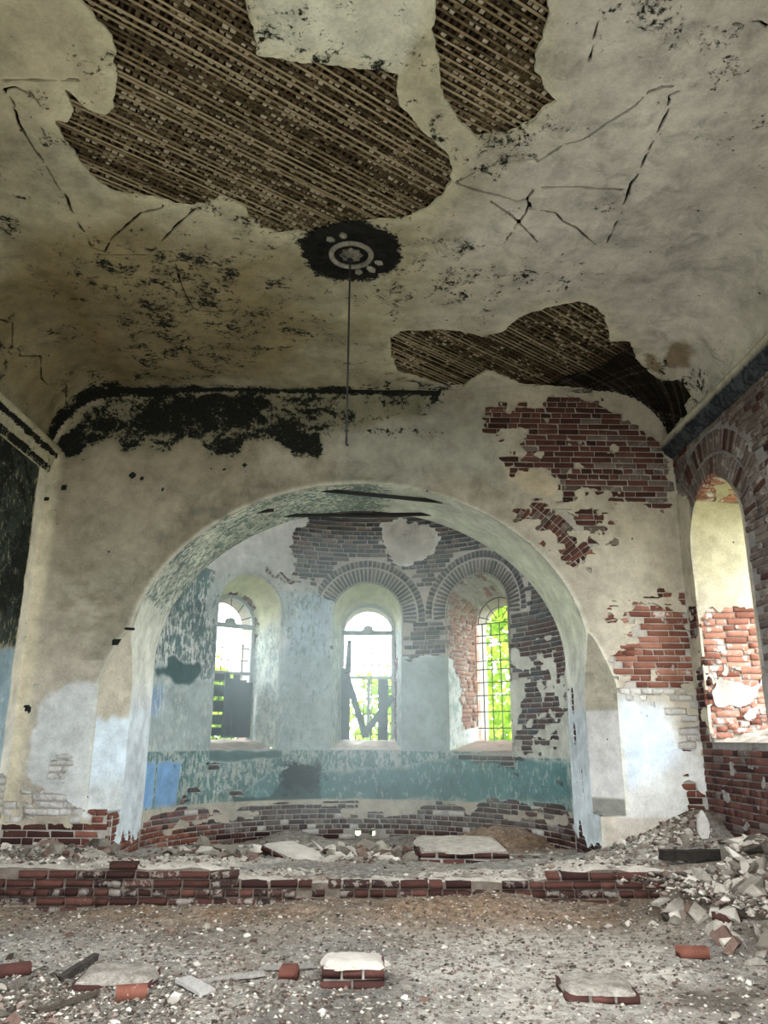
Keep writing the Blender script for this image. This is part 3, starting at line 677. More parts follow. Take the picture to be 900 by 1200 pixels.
def window_field(x, z, hw, sill, vs_):   # negative in the opening
    d = np.where(z > vs_, np.hypot(x, z - vs_) - hw, np.abs(x) - hw)
    return np.maximum(d, sill - z)

east = Surf(lambda u, v: np.stack([u, np.full(np.shape(u), D), v], -1), 1)
south = Surf(lambda u, v: np.stack([np.full(np.shape(u), HW), u, v], -1), -1)
north = Surf(lambda u, v: np.stack([np.full(np.shape(u), -HW), u, v], -1), 1)
west = Surf(lambda u, v: np.stack([u, np.full(np.shape(u), YW), v], -1), -1)
def _vault(u, v):
    a = np.abs(u); x = np.where(a <= CX, a, np.interp(a, _cs, _cx)); z = np.where(a <= CX, ZC, np.interp(a, _cs, _cz))
    z = np.where(a > SMAX, CZ - (a - SMAX), z)
    return np.stack([np.sign(u) * x, v, z], -1)
vault = Surf(_vault, -1)
def _apse(u, v):
    th = u / R; k = np.maximum(v - ZS, 0) / R; r = R * np.cos(k); z = np.where(v < ZS, v, ZS + R * np.sin(k))
    return np.stack([r * np.sin(th), YA + r * np.cos(th), z], -1)
apse = Surf(_apse, 1)
_ap = [(-AW, z) for z in np.linspace(-0.2, AZ, 40)]
for _a in np.linspace(PI, 0, 160)[1:-1]:
    c_, s_ = math.cos(_a), math.sin(_a)
    q_ = (abs(c_) ** AP + abs(s_) ** AP) ** (-1 / AP)
    _ap.append((AW * c_ * q_, AZ + AR * s_ * q_))
_ap += [(AW, z) for z in np.linspace(AZ, -0.2, 40)]
_ap = np.array(_ap); _as = np.concatenate([[0], np.cumsum(np.hypot(*np.diff(_ap, axis=0).T))]); SARCH = _as[-1]
soffit = Surf(lambda u, v: np.stack([np.interp(u, _as, _ap[:, 0]), v, np.interp(u, _as, _ap[:, 1])], -1), -1)
arch_z = lambda s: np.interp(s, _as, _ap[:, 1]); arch_x = lambda s: np.interp(s, _as, _ap[:, 0])

APW = [(-2.0, 0.58, 1.37, 3.52), (0.06, 0.58, 1.37, 3.52), (2.02, 0.57, 1.37, 3.56)]      # apse windows: centre, half width, sill, spring
VENTS = [(-0.045, 0.125), (0.18, 0.125)]
NAVEW = [(8.425, 0.675, 1.53, 3.70), (4.3, 0.675, 1.53, 3.70), (0.2, 0.675, 1.53, 3.70)]      # south windows
NORTHW = [(5.6, 0.675, 1.53, 3.70), (2.6, 0.675, 1.53, 3.70), (-1.0, 0.675, 1.53, 3.70)]     # north windows, all outside the picture
def apse_open(u, v):
    d = np.full(np.shape(u), 9.0)
    for a, hw, si, sp in APW: d = np.minimum(d, window_field(u - a, v, hw, si, sp))
    for a, z in VENTS: d = np.minimum(d, np.maximum(np.abs(u - a) - 0.05, np.abs(v - z) - 0.055))
    return d
def nave_open(u, v, wins=NAVEW):
    d = np.full(np.shape(u), 9.0)
    for a, hw, si, sp in wins: d = np.minimum(d, window_field(u - a, v, hw, si, sp))
    return d

# ------------------------------------------------------------------ daylight portals at the openings (they only steer the sampling of the sky)
def portal(x, y, z, dx, dy, sx, sz):
    l = bpy.data.lights.new('window_daylight', 'AREA'); l.shape = 'RECTANGLE'; l.size = sx; l.size_y = sz; l.cycles.is_portal = True
    o = bpy.data.objects.new('window_daylight', l); COL.objects.link(o)
    o.location = (x, y, z)
    if dx or dy: o.rotation_euler = Vector((dx, dy, 0)).to_track_quat('-Z', 'Y').to_euler()
for a, hw, si, sp in APW:
    th = a / R; portal(math.sin(th) * (R + .95), YA + math.cos(th) * (R + .95), 2.75, -math.sin(th), -math.cos(th), 1.3, 3.0)
for yy, hw, si, sp in NAVEW:
    portal(HW + 1.05, yy, 2.95, -1, 0, 1.5, 3.2)
for yy, hw, si, sp in NORTHW: portal(-HW - 1.05, yy, 2.95, 1, 0, 1.5, 3.2)
portal(0, YW - 0.05, 1.7, 0, 1, 2.8, 3.5)
portal(0, YA + .75, ZS + R + .25, 0, 0, 3.2, 1.8)     # opening added in the unseen conch crown to brighten the apse
ROOFGAP = [(-2.6, -3.6), (-1.2, -3.8), (1.6, -3.7), (2.9, -2.9), (2.8, .8), (2.1, 2.1), (.6, 1.8), (-1.1, 2.2), (-2.5, 1.7), (-2.9, -.8)]    # opening added in the unseen vault behind the camera to light the floor
po = portal(0, -.8, ZC + .35, 0, 0, 6.0, 6.2)

# ================================================================== EAST WALL with the chancel arch
wall_e = core_sheet('wall_east', east, (-4.6, 4.6, -0.4, 6.2), 0.05, lambda u, v: arch_field(u, v), M['mortar'], -0.027)
struct(wall_e)
EHOLES = ['upper_right', 'diag_patch', 'middle_right', 'low_right', 'corner_patch', 'dot_a', 'dot_b', 'dot_c', 'left_dark', 'left_brick_corner', 'left_hole', 'left_hole3']
ECOURSE = courses((-3.93, 3.93, 0.02, 5.85), 0.0755, 5, 0.30); EBOND = Bond(ECOURSE, 0.02, .0755)
def east_hole(u, v):
    """positive on plaster, negative where it has fallen"""
    d = np.full(np.shape(u), 9.0)
    n1 = fbm(u, v, 4.5, 4, 21); n2 = fbm(u, v, 17.0, 3, 25)
    for k in EHOLES:
        big = k in ('upper_right', 'middle_right', 'diag_patch', 'left_dark')
        d = np.minimum(d, sd_poly(u, v, EAST[k]) + (0.045 if big else 0.012) * n1 + (0.03 if big else 0.008) * n2)
    # crumbling patches and islets round the big losses
    isl = 0.50 - fbm(u, v, 5.5, 4, 31)
    near = np.minimum(np.minimum(sd_poly(u, v, EAST['middle_right'], .4), sd_poly(u, v, EAST['upper_right'], .4)), sd_poly(u, v, EAST['diag_patch'], .4))
    d = np.where(d < 0.03, np.maximum(d, -(0.92 - fbm(u, v, 4.2, 3, 37)) * 0.12 - 0.002), d)
    loss = (isl * 0.16 + np.maximum(near, 0) * 0.32)
    d = np.minimum(d, np.where(near < 0.3, loss, 9))
    # corner with the south wall
    d = np.minimum(d, np.where((u > 3.6) & (v > 1.9) & (v < 3.3), (3.90 - u) * 0.8 + 0.05 * n1, 9))
    # joints showing through the limewash
    for k in ('white_brick_r', 'left_white'):
        m = sd_poly(u, v, EAST[k]) + 0.05 * n1
        d = np.where(m < 0, np.minimum(d, np.maximum(m, -0.02) + np.where(n1 + n2 > .75, 0.03, 0)), d)
    return EBOND.ragged(u, v, d, .055, 3)
def east_field(u, v):
    dom = np.minimum(arch_field(u, v), np.minimum(HW + 0.02 - np.abs(u), vault_z(u) + 0.03 - v))
    return np.minimum(east_hole(u, v), dom)
def east_paint(u, v):
    p = Paint(u, v, lin(184, 176, 160), EAST, 40)
    p.col(sstep(-.2, .8, fbm(u, v, 0.9, 4, 41)), lin(160, 151, 134), .55)
    m = sstep(-.6, -1.8, u + .4 * fbm(u, v, .8, 3, 44)) * sstep(2.9, 4.0, v); p.col(m, lin(150, 138, 112), .6)
    p.col(p.area('c_green_l', .3, .2, 2), lin(158, 156, 134), .5)
    p.col(p.area('c_grey_top', .35, .25, 2), lin(158, 160, 150), .7)
    p.col(p.area('c_peel_r', .03, .06), lin(205, 190, 164), .8)
    p.wear = 0.35 + 0.25 * fbm(u, v, 1.1, 3, 43)
    m = p.area('c_white_l', .035, .07); p.col(m, lin(206, 208, 206)); p.set('wear', m, .12)
    m = p.area('c_white_r', .12, .10, 3); p.col(m, lin(222, 222, 218)); p.set('wear', m, .05)
    p.col(p.area('c_blue_r', .18, .1, 3), lin(198, 218, 238), .8)
    p.col((v < 0.72) * (u > 2.7) * 1.0, lin(206, 196, 182), .8)
    # lighter rim along the arch and the grime just above it on the left
    a = arch_field(u, v); p.col(1 - sstep(0.02, 0.05, a), lin(215, 215, 200), .6)
    gm = np.exp(-((u + 1.75) / .75) ** 2 - ((v - 4.25) / .38) ** 2); p.col(gm * sstep(-.25, .35, fbm(u, v, 6, 5, 45)), lin(112, 110, 100), .75)
    gm = np.exp(-((u + 3.1) / .7) ** 2 - ((v - 3.1) / .5) ** 2); p.col(gm * sstep(-.1, .5, fbm(u, v * 2.5, 5, 5, 46)), lin(130, 122, 104), .6)
    g = (1 - sstep(0.05, 0.5, a)) * sstep(0.03, 0.08, a) * (u < 0.6) * (v > 2.4)
    p.set('wear', g, .8); p.col(g * sstep(1.2, -.2, u), lin(128, 124, 108), .55)
    b = p.area('c_black', .10, .09, 3.5)
    p.col(b, lin(128, 126, 104), .85)
    p.mold = np.maximum(b * (0.62 + 0.18 * fbm(u, v, 2.5, 3, 47) - 0.28 * sstep(0.2, 1.6, u) - 0.16 * sstep(-1.2, 0.2, u)), 0.36 * sstep(4.9, 5.35, v) * sstep(1.5, .9, u))
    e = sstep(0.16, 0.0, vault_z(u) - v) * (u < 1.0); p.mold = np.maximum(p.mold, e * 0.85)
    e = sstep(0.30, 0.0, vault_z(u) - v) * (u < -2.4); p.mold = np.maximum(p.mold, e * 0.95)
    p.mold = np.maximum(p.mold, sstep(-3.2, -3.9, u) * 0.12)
    for k in ('pocket', 'left_hole4'): p.mold = np.maximum(p.mold, 2.0 * (sd_poly(u, v, EAST[k]) < .01))  # socket and small hole: their inner dark is painted on, no recess
    for sx_, sz_, sr_ in ((-2.87, 4.69, .035), (-1.73, 4.78, .022), (-2.75, 4.65, .016), (-3.70, 4.52, .03), (-3.9, 4.37, .03), (-1.48, 4.84, .022), (-2.48, 4.51, .018)):
        p.mold = np.maximum(p.mold, 1.6 * (np.hypot(u - sx_, v - sz_) < sr_))
    p.col(sstep(-3.72, -3.86, u + .03 * fbm(u, v, 3, 3, 48)), lin(212, 204, 178), .8)
    return p.get()
plaster_layer('plaster', wall_e, east, (-3.96, 3.96, 0.0, 5.96), 0.02, east_field, east_paint, 0.005, 0.03, 4)
_arc_r = lambda u, v: arch_field(u, v)
def east_bricks():
    out = []
    # voussoirs of the arch (radial to its outline), then courses elsewhere
    for k in range(150):
        s = 2.7 + (SARCH - 5.4) * (k + .5) / 150
        P, U, V, N = soffit.frame(np.array([s]), np.array([D])); n = -N[0]; x, z = P[0][0], P[0][2]
        a = math.atan2(n[2], n[0]); s0 = 0.03
        for L in ((.25, .12, .12) if k % 2 else (.12, .25, .12)):
            c = s0 + L / 2; out.append((x + n[0] * c, z + n[2] * c, L, 0.052, a)); s0 += L + .012
    for b in ECOURSE:
        if arch_field(np.array([b[0]]), np.array([b[1]]))[0] > (0.56 if b[1] > 2.75 else 0.0) + b[2] / 2 * (b[1] < 2.75) and b[1] < vault_z(b[0]) - .03: out.append(b)
    return out
def east_mat(u, v, r):
    if v > 3.9: return 'brick_maroon' if r.random() < 0.70 - .12 * max(0, u - 1.6) else ('brick_grey' if r.random() < np.clip((u - 1.6) * 0.42, 0, .82) * (0.3 + .7 * (v < 5.3)) else 'brick_dark')
    if v > 3.2: return 'brick_maroon' if r.random() < .75 else 'brick_red'
    if u > 2.4 and v < 1.45: return 'brick_dark' if r.random() < .5 else 'brick_red'
    if u > 2.4 and v < 2.1: return 'brick_white'
    if u < -2.3: return 'brick_white' if v > 0.66 and u < -3.0 else ('brick_dark' if u < -3.0 else 'brick_red')
    return 'brick_red' if r.random() < .8 else 'brick_lit'
lay(wall_e, east, east_bricks(), lambda u, v: -east_hole(u, v) * (arch_field(u, v) > 0.0), east_mat, 300, -0.010, 0.05, 6)

# beam pocket: painted black on the plaster above, not cut in; the cut-back jambs:
for sx, nm in ((-1, 'jamb_chamfer'), (1, 'jamb_chamfer')):
    zz = np.concatenate([np.linspace(0.745, 2.78, 70)]); tt = np.linspace(0, 1, 12)
    T_, Z_ = np.meshgrid(tt, zz); Wd = chamf(Z_)
    X = sx * (AW + Wd * (1 - T_)); Y = D + Wd * 1.1 * T_
    X = X + 0.004 * fbm(T_, Z_, 3, 3, 51)
    n, m = T_.shape; idx = np.arange(n * m).reshape(n, m)
    fc = np.stack([idx[:-1, :-1].ravel(), idx[:-1, 1:].ravel(), idx[1:, 1:].ravel(), idx[1:, :-1].ravel()], 1)
    V3 = np.stack([X, Y, Z_], -1).reshape(-1, 3)
    # the ledge closing it below
    k = len(V3); V3 = np.concatenate([V3, [[sx * (AW + .29), D, .745], [sx * AW, D + .32, .745], [sx * AW, D, .745]]])
    fcl = fc.tolist() + [[k, k + 1, k + 2]]
    me = fast_mesh(nm, V3, fcl); uu = T_.ravel(); vv = Z_.ravel()
    p = Paint(np.append(uu, [0, 0, 0]), np.append(vv, [.745] * 3), lin(190, 184, 165)); p.wear[:] = .6
    if sx > 0:
        p.col((p.v < 1.88) * 1., lin(214, 212, 210)); p.set('wear', (p.v < 1.88) * 1., .04)
        p.col((p.v < 0.9) * 1., lin(150, 150, 142)); p.set('wear', (p.v < .9) * 1., .7)
    else:
        g = sstep(.05, -.05, p.v - 1.78 + .05 * fbm(p.u, p.v, 4, 3, 3)); p.col(g, lin(208, 222, 230)); p.set('wear', g, .15)
        g = sstep(1.2, 0.9, p.v); p.col(g, lin(196, 200, 196), .8); p.set('wear', g, .5)
    for a_, b_ in p.get().items(): put_attr(me, a_, b_)
    me.polygons.foreach_set('use_smooth', [True] * len(me.polygons))
    link(nm, me, M['plaster'], wall_e)

# jambs and soffit of the arch
core_sheet('arch_core', soffit, (0.0, SARCH, D, YA + .2), 0.06, lambda u, v: np.minimum(v - D - 1.1 * chamf(arch_z(u)) - 0.02, 1) + 0.03, M['mortar'], -0.026, wall_e)
def sof_hole(u, v):
    z = arch_z(u); x = arch_x(u); d = np.full(np.shape(u), 9.0); n1 = fbm(u, v, 7, 4, 61)
    for zc, yc, rz, ry in ((2.02, 10.36, .20, .07), (1.62, 10.36, .17, .08), (0.98, 10.1, .20, .045), (0.45, 10.33, .16, .10)):
        d = np.minimum(d, np.where(x > 0, np.hypot((z - zc) / rz, (v - yc) / ry) - 1, 9) * ry + .015 * n1)
    d = np.minimum(d, np.where((x < 0), np.maximum(z - 0.42 - .12 * n1, -1), 9))
    d = np.minimum(d, np.where((x < 0), np.maximum(z - 0.85 - .12 * n1, v - 9.62 - .1 * n1), 9))
    d = np.minimum(d, np.where((x > 0), z - 0.40 - .08 * n1, 9))
    return d
def sof_field(u, v):
    return np.minimum(np.minimum(v - D - 1.1 * chamf(arch_z(u)) + 0.004, YA + .12 - v), sof_hole(u, v))
def sof_paint(u, v):
    x, z = arch_x(u), arch_z(u)
    p = Paint(u, v, lin(240, 242, 228), None, 60); p.coat(np.ones(len(u)), lin(138, 156, 150))
    p.wear = .12 + .2 * fbm(u, v, 1.5, 3, 62)
    L = sstep(0.7, -0.1, x) * sstep(2.7, 3.3, z); p.flake = .50 * L + .18 * sstep(1.2, .2, np.abs(x - .5)) * (z > 4)
    p.col(sstep(2.4, 1.9, z), lin(226, 230, 230), .9); p.col(sstep(1.95, 1.85, z), lin(216, 228, 234), .8)
    low = sstep(2.75, 2.4, z); p.set('flake', low, .16); p.set('wear', low, .45)
    p.col(sstep(1.6, 2.6, x) * sstep(2.4, 3, z), lin(236, 240, 214), .7)
    return p.get()
plaster_layer('arch_plaster', wall_e, soffit, (0.1, SARCH - .1, D, YA + .14), 0.025, sof_field, sof_paint, 0.006, 0.03, 8)
lay(wall_e, soffit, [(a, b, L, H, PI / 2) for b, a, L, H, t in courses((9.42, 10.6, 0.1, SARCH - .1), .0755, 9, .4)], lambda u, v: -sof_hole(u, v) * (v < YA + .1) * (v > D + 1.1 * chamf(arch_z(u)) + .06),
    lambda u, v, r: 'brick_red' if arch_x(np.array([u]))[0] < 0 else 'brick_dark', 60, -0.010, .05, 10)
# far face of the arch wall, towards the apse
back = Surf(lambda u, v: np.stack([u, np.full(np.shape(u), YA + .12), v], -1), -1)
core_sheet('arch_back', back, (-4.6, 4.6, -.4, 8.2), 0.05, lambda u, v: arch_field(u, v, False), M['mortar'], 0.0, wall_e)

# iron ties left in the arch and the pegs
def thing_bar(name, label, cat, p0, p1, r, mat='iron', flat=None):
    bm = bmesh.new()
    if flat:
        d = Vector(p1) - Vector(p0); q = d.to_track_quat('X', 'Z').to_matrix()
        add_box(bm, (Vector(p0) + Vector(p1)) / 2, (d.length, flat[0], flat[1]), q, 0.002)
    else: add_tube(bm, p0, p1, r)
    return tag(bm_obj(name, bm, M[mat]), label, cat)
thing_bar('iron_tie', 'long dark iron tie bar slanting under the chancel arch soffit, front one of the pair', 'tie bar', (-.66, 9.60, 4.60), (1.16, 9.68, 4.46), .02, 'iron', (.03, .045))
thing_bar('iron_tie', 'dark iron tie bar lying level under the rear edge of the chancel arch', 'tie bar', (-1.16, 10.36, 4.455), (1.08, 10.36, 4.50), .02, 'iron', (.03, .045))
thing_bar('iron_stub', 'short broken iron tie stub under the arch soffit beside the longer ties', 'tie bar', (-1.38, 9.78, 4.34), (-1.14, 9.8, 4.37), .02, 'iron', (.03, .04))
thing_bar('iron_peg', 'small black iron peg sticking out at the north springing of the arch', 'peg', (-2.78, 9.41, 2.78), (-2.66, 9.36, 2.77), .016)

# ================================================================== APSE
wall_a = core_sheet('wall_apse', apse, (-4.55, 4.55, -0.5, ZS + R * 1.5), 0.04, lambda u, v: np.minimum(apse_open(u, v), ZS + R * 1.0 - v + .15 * fbm(u, v, 1.5, 3, 69)), M['mortar'], -0.026)
struct(wall_a)
AH = ['right', 'right_s1', 'right_s2', 'right_s3', 'sill_r', 'lh1', 'lh2', 'lh3', 'lh4', 'hood_l']
ACOURSE = courses((-4.48, 4.48, -0.05, 6.0), 0.0755, 14, 0.35); ABOND = Bond(ACOURSE, -.05, .0755)
def apse_hole(u, v):
    n1 = fbm(u, v, 4.0, 4, 71); n2 = fbm(u, v, 15.0, 3, 75)
    d = sd_poly(u, v, APSE['top']) + .05 * n1 + .02 * n2
    d = np.where((u > -.5) & (v > 2.87) & (v < 5.0), np.minimum(d, -.05), d)
    d = np.maximum(d, -(sd_poly(u, v, APSE['island']) + .06 * n1 + .03 * n2))
    for k in AH: d = np.minimum(d, sd_poly(u, v, APSE[k]) + .02 * n1 + .02 * n2)
    b = sd_poly(u, v, APSE['base']) + .03 * n1 + .02 * n2
    for k in ('base_strip1', 'base_strip2', 'base_strip3'): b = np.maximum(b, -(sd_poly(u, v, APSE[k]) + .03 * n1 + .02 * n2))
    d = np.minimum(d, np.where(v < .75, b, 9)); d = np.where(v < .05, np.minimum(d, -.05), d)
    # plaster islets in the brickwork at the south end and crumbs elsewhere
    isl = (fbm(u, v, 3.6, 4, 81) - 0.50) * .25
    d = np.where((u > 2.5) & (v < 3.0) & (v > .7), np.maximum(d, isl), d)
    crumb = (0.80 - fbm(u, v, 7.0, 4, 83)) * .12
    d = np.where((u > 1.4) & (v > .9) & (v < 2.9) & (u > 2.5) | ((u < -2.2) & (v < 1.2) & (u > -3.4)), np.minimum(d, crumb), d)
    return ABOND.ragged(u, v, d, .05, 5)
def apse_field(u, v): return np.minimum(np.minimum(apse_hole(u, v), apse_open(u, v)), R * PI / 2 + .02 - np.abs(u))
def apse_paint(u, v):
    p = Paint(u, v, lin(204, 210, 206), APSE, 90); n = fbm(u, v, 1.2, 4, 91)
    p.coat(np.ones(len(u)), lin(112, 138, 138)); p.flake[:] = .34; p.wear = .45 + .3 * n
    m = p.area('c_streak', .12, .12, 3); p.set('flake', m, .66); p.coat(m, lin(78, 106, 106)); p.col(m, lin(214, 218, 212))
    m = sstep(-1.3, -1.7, u) * sstep(4.2, 3.6, v) * (u > -4.5) * (v > 1.2); p.set('flake', m, .56)
    m = p.area('c_pier_l', .15, .1, 3); p.col(m, lin(164, 186, 200), .85); p.set('flake', m, .42)  # blue-grey pier, with the blue window glow put into its colour
    m = sstep(.02, -.02, v - 2.85) * (u > -1.5) * (u < 1.6) * (v > 1.2); p.col(m, lin(164, 182, 180), .8); p.set('flake', m, .36); p.set('wear', m, .5)
    m = p.area('c_grayblue', .04, .03); p.col(m, lin(158, 174, 172), .9); p.set('flake', m, .20)
    m = sstep(.05, -.05, v - 2.42 - .1 * n) * (u < -1.2) * (v > 1.15); p.col(m, lin(150, 172, 172), .75); p.set('flake', m, .42); p.coat(m, lin(196, 202, 194))
    m = (v < 1.36) * (v > .58) * 1.; p.col(m, lin(178, 188, 180)); p.coat(m, lin(86, 126, 124)); p.set('flake', m, .52)
    m = p.area('c_teal', .04, .05) * (v < 1.28); p.col(m, lin(90, 134, 134)); p.coat(m, lin(172, 188, 182)); p.set('flake', m, .38); p.set('wear', m, .7)
    for k in ('c_tealdark', 'c_tealdark2'):
        m = p.area(k, .03, .04, 6); p.col(m, lin(62, 90, 90)); p.coat(m, lin(150, 165, 160)); p.set('flake', m, .22); p.set('wear', m, .4)
    hd = np.hypot(u + 2.0, np.maximum(v - 3.52, 0)); m = (hd < .86) * (hd > .56) * (v > 3.3) * sstep(.0, .03, .86 - hd); p.col(m, lin(168, 182, 180), .7); p.set('flake', m, .40); p.coat(m, lin(106, 128, 128)); e_ = np.exp(-((hd - .87) / .015) ** 2) * (v > 3.45); p.col(e_, lin(222, 222, 218), .8)
    m = p.area('c_sill_l', .02, .02); p.col(m, lin(72, 104, 100)); p.set('flake', m, .05)
    m = p.area('c_blue_l', .03, .02) * (np.abs(u + 3.72) > .035); p.col(m, lin(126, 172, 216)); p.set('flake', m, .16); p.set('wear', m, .3)
    m = p.area('c_blue_l2', .05, .05); p.col(m, lin(128, 160, 196), .8)
    p.col((v > 3.9) * (u < -.6) * 1., lin(186, 186, 182), .7); p.set('flake', (v > 4.05) * (u < -.6) * 1., .15)
    m = p.area('island', .1, .05); p.col(m, lin(186, 182, 172)); p.set('flake', m, .12)
    m = (u > 2.45) * (v > 1.3) * 1.; p.col(m, lin(196, 198, 186)); p.set('flake', m, .14)
    m = (v < .62) * 1.; p.col(m, lin(190, 184, 166)); p.set('flake', m, .1)
    p.mold = .10 * (v < 1.3) + .50 * sstep(.65, .1, np.hypot(u + 1.0, (v - .95) * 1.3)) + .06
    return p.get()
plaster_layer('plaster', wall_a, apse, (-4.5, 4.5, -.05, 6.0), 0.02, apse_field, apse_paint, 0.006, 0.03, 9)
def apse_bricks():
    out = []; rings = []
    for a, hw, si, sp in APW:
        rings += ring(a, sp, hw + .015, -.15, PI + .15, .25, .066, 3) + ring(a, sp, hw + .285, -.1, PI + .1, .12, .078, 4)
    for b in ACOURSE:
        u, v = np.array([b[0]]), np.array([b[1]])
        dm = min(min(math.hypot(b[0] - a, max(b[1] - sp, 0)) - hw if b[1] > sp - .1 else 9 for a, hw, si, sp in APW), 9)
        if apse_open(u, v)[0] > b[2] / 2 - .03 and dm > .41 + b[2] * .25: out.append(b)
    return rings + out
def apse_mat(u, v, r):
    if v < .75: return 'brick_red' if (u < -2.3 and r.random() < .7) else ('brick_white' if r.random() < .04 else ('brick_dark' if r.random() < .62 else 'brick_grey'))
    if u > 2.3 and v < 3.3: return 'brick_dark' if r.random() < .6 else 'brick_slate'
    if u < -1.2: return 'brick_dark'
    return 'brick_slate' if r.random() < .72 else 'brick_grey'
lay(wall_a, apse, apse_bricks(), lambda u, v: -apse_hole(u, v), apse_mat, 300, -0.010, 0.05, 15)

# reveals of windows: u runs up one side, over the head and down the other; v is the depth
def reveal_surf(local, hw0, si0, sp0, hw1, si1, sp1, dep, ly0):
    Ls = sp0 - si0; La = PI * hw0
    def base(u, v):
        t = np.clip(np.asarray(v, float), -.2, dep + .5) / dep
        hw = hw0 + (hw1 - hw0) * t; sp = sp0 + (sp1 - sp0) * t; si = si0 + (si1 - si0) * t
        a = PI - np.clip((u - Ls) / La, 0, 1) * PI
        q = np.where(u < Ls, u / Ls, np.where(u > Ls + La, (2 * Ls + La - u) / Ls, 1.0))
        x = np.where(u < Ls, -hw, np.where(u > Ls + La, hw, hw * np.cos(a)))
        z = np.where((u < Ls) | (u > Ls + La), si + (sp - si) * q, sp + hw * np.sin(a))
        x0 = np.where(u < Ls, -hw0, np.where(u > Ls + La, hw0, hw0 * np.cos(a)))
        y = ly0(x0); ly = y + (dep - y) * t
        return local(x, ly, z)
    return Surf(base, -1), 2 * Ls + La, Ls, La
def sill_mesh(name, local, hw0, si0, hw1, si1, dep, ly0, mat, parent, seed, bumpy=.02):
    nu, nv = 26, 20
    tu, tv = np.meshgrid(np.linspace(-1, 1, nu), np.linspace(0, 1, nv))
    hw = hw0 + (hw1 - hw0) * tv + .02; x = tu * hw; y0 = ly0(tu * hw0); ly = y0 + (dep - y0) * tv
    z = si0 + (si1 - si0) * tv + bumpy * (fbm(tu * hw0, tv * dep, 6, 4, seed)) * np.minimum(1, tv * 6)
    idx = np.arange(nu * nv).reshape(nv, nu)
    fc = np.stack([idx[:-1, :-1].ravel(), idx[:-1, 1:].ravel(), idx[1:, 1:].ravel(), idx[1:, :-1].ravel()], 1)
    me = fast_mesh(name, local(x, ly, z).reshape(-1, 3), fc)
    return link(name, me, mat, parent)
def apse_local(a):
    th = a / R; s, c = math.sin(th), math.cos(th)
    return lambda x, y, z: np.stack([s * (R + y) + c * x, YA + c * (R + y) - s * x, z + 0 * x], -1)
cyl0 = lambda x: np.sqrt(R * R - x * x) - R
for k, (a, hw, si, sp) in enumerate(APW):
    loc = apse_local(a)
    rs, SU, Ls, La = reveal_surf(loc, hw, si, sp, .46, 1.53, 3.37, .62, cyl0)
    core_sheet('reveal_core', rs, (0, SU, -.02, .9), .05, lambda u, v: np.ones(np.shape(u)), M['mortar'], -.03, wall_a)
    if k == 2:
        def hole(u, v):
            n1 = fbm(u, v, 6, 4, 101); n2 = fbm(u, v, 20, 3, 102)
            d = np.where((u > .25) & (u < Ls + La * .62), .10 + .05 * n1 - v + .16 * sstep(1.35, .9, u) , .5)      # brick beyond a plastered arris
            d = np.where((u < 1.3), np.maximum(d, .17 + .10 * n1 - v), d)
            d = np.where((u > 1.45) & (u < Ls + La * .62), np.minimum(d, -.02 + .05 * (n1 + n2 > .9)), d)
            return d
    elif k == 0:
        def hole(u, v):
            n1 = fbm(u, v, 6, 4, 111); return np.where((u > Ls + La * .45) & (u < Ls + La + .45), .52 + .08 * n1 - v, .5)
    else:
        def hole(u, v):
            n1 = fbm(u, v, 6, 4, 121); return np.where((u > Ls + La + .2), .38 + .12 * n1 - v + .1 * (u < Ls + La + .35), .5)
    def rpaint(u, v, k=k, Ls=Ls, La=La):
        p = Paint(u, v, lin(222, 222, 192) if k == 0 else lin(206, 214, 204), None, 100 + k)
        up = sstep(Ls - .3, Ls + .2, u) * sstep(Ls + La + .3, Ls + La - .2, u)
        p.col(1 - up, lin(206, 216, 214), .8); p.col(up, lin(226, 226, 190), .7 if k < 2 else .2); p.coat(np.ones(len(u)), lin(150, 172, 168)); p.flake = .40 * (1 - up) + .08; p.wear[:] = .25
        return p.get()
    plaster_layer('reveal_plaster', wall_a, rs, (0, SU, 0, .62), .022, hole, rpaint, .004, .03, 130 + k)
    lay(wall_a, rs, [(b_[1], b_[0], b_[2], b_[3], PI / 2) for b_ in courses((0.0, .62, 0, SU), .0755, 140 + k, .5)],
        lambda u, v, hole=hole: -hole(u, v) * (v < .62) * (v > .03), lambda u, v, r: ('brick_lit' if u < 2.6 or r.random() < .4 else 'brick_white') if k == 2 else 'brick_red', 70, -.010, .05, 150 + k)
    sill_mesh('window_sill', loc, hw, si, .46, 1.53, .62, cyl0, M['chip_brick'] if k == 2 else M['dust'], wall_a, 160 + k)
    # the outer part of the opening
    rs2, SU2, _, _ = reveal_surf(loc, .46, 1.53, 3.37, .50, 1.45, 3.40, .33, lambda x: 0 * x)
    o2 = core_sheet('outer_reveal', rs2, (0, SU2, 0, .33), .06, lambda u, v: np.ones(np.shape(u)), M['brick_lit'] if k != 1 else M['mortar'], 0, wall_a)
    th = a / R; o2.location = (math.sin(th) * .62, math.cos(th) * .62, 0)
# two small vents through the foot of the wall
for a, z in VENTS:
    loc = apse_local(a); bm = bmesh.new()
    ring_ = []
    for y in (-.03, .85):
        ring_.append([bm.verts.new(loc(np.float64(x), np.float64(y), np.float64(z + dz - .12 * (y > 0)))) for x, dz in ((-.05, -.055), (.05, -.055), (.05, .055), (-.05, .055))])
    for i in range(4): bm.faces.new((ring_[0][i], ring_[0][(i + 1) % 4], ring_[1][(i + 1) % 4], ring_[1][i]))
    bm_obj('vent_lining', bm, M['mortar'], wall_a)

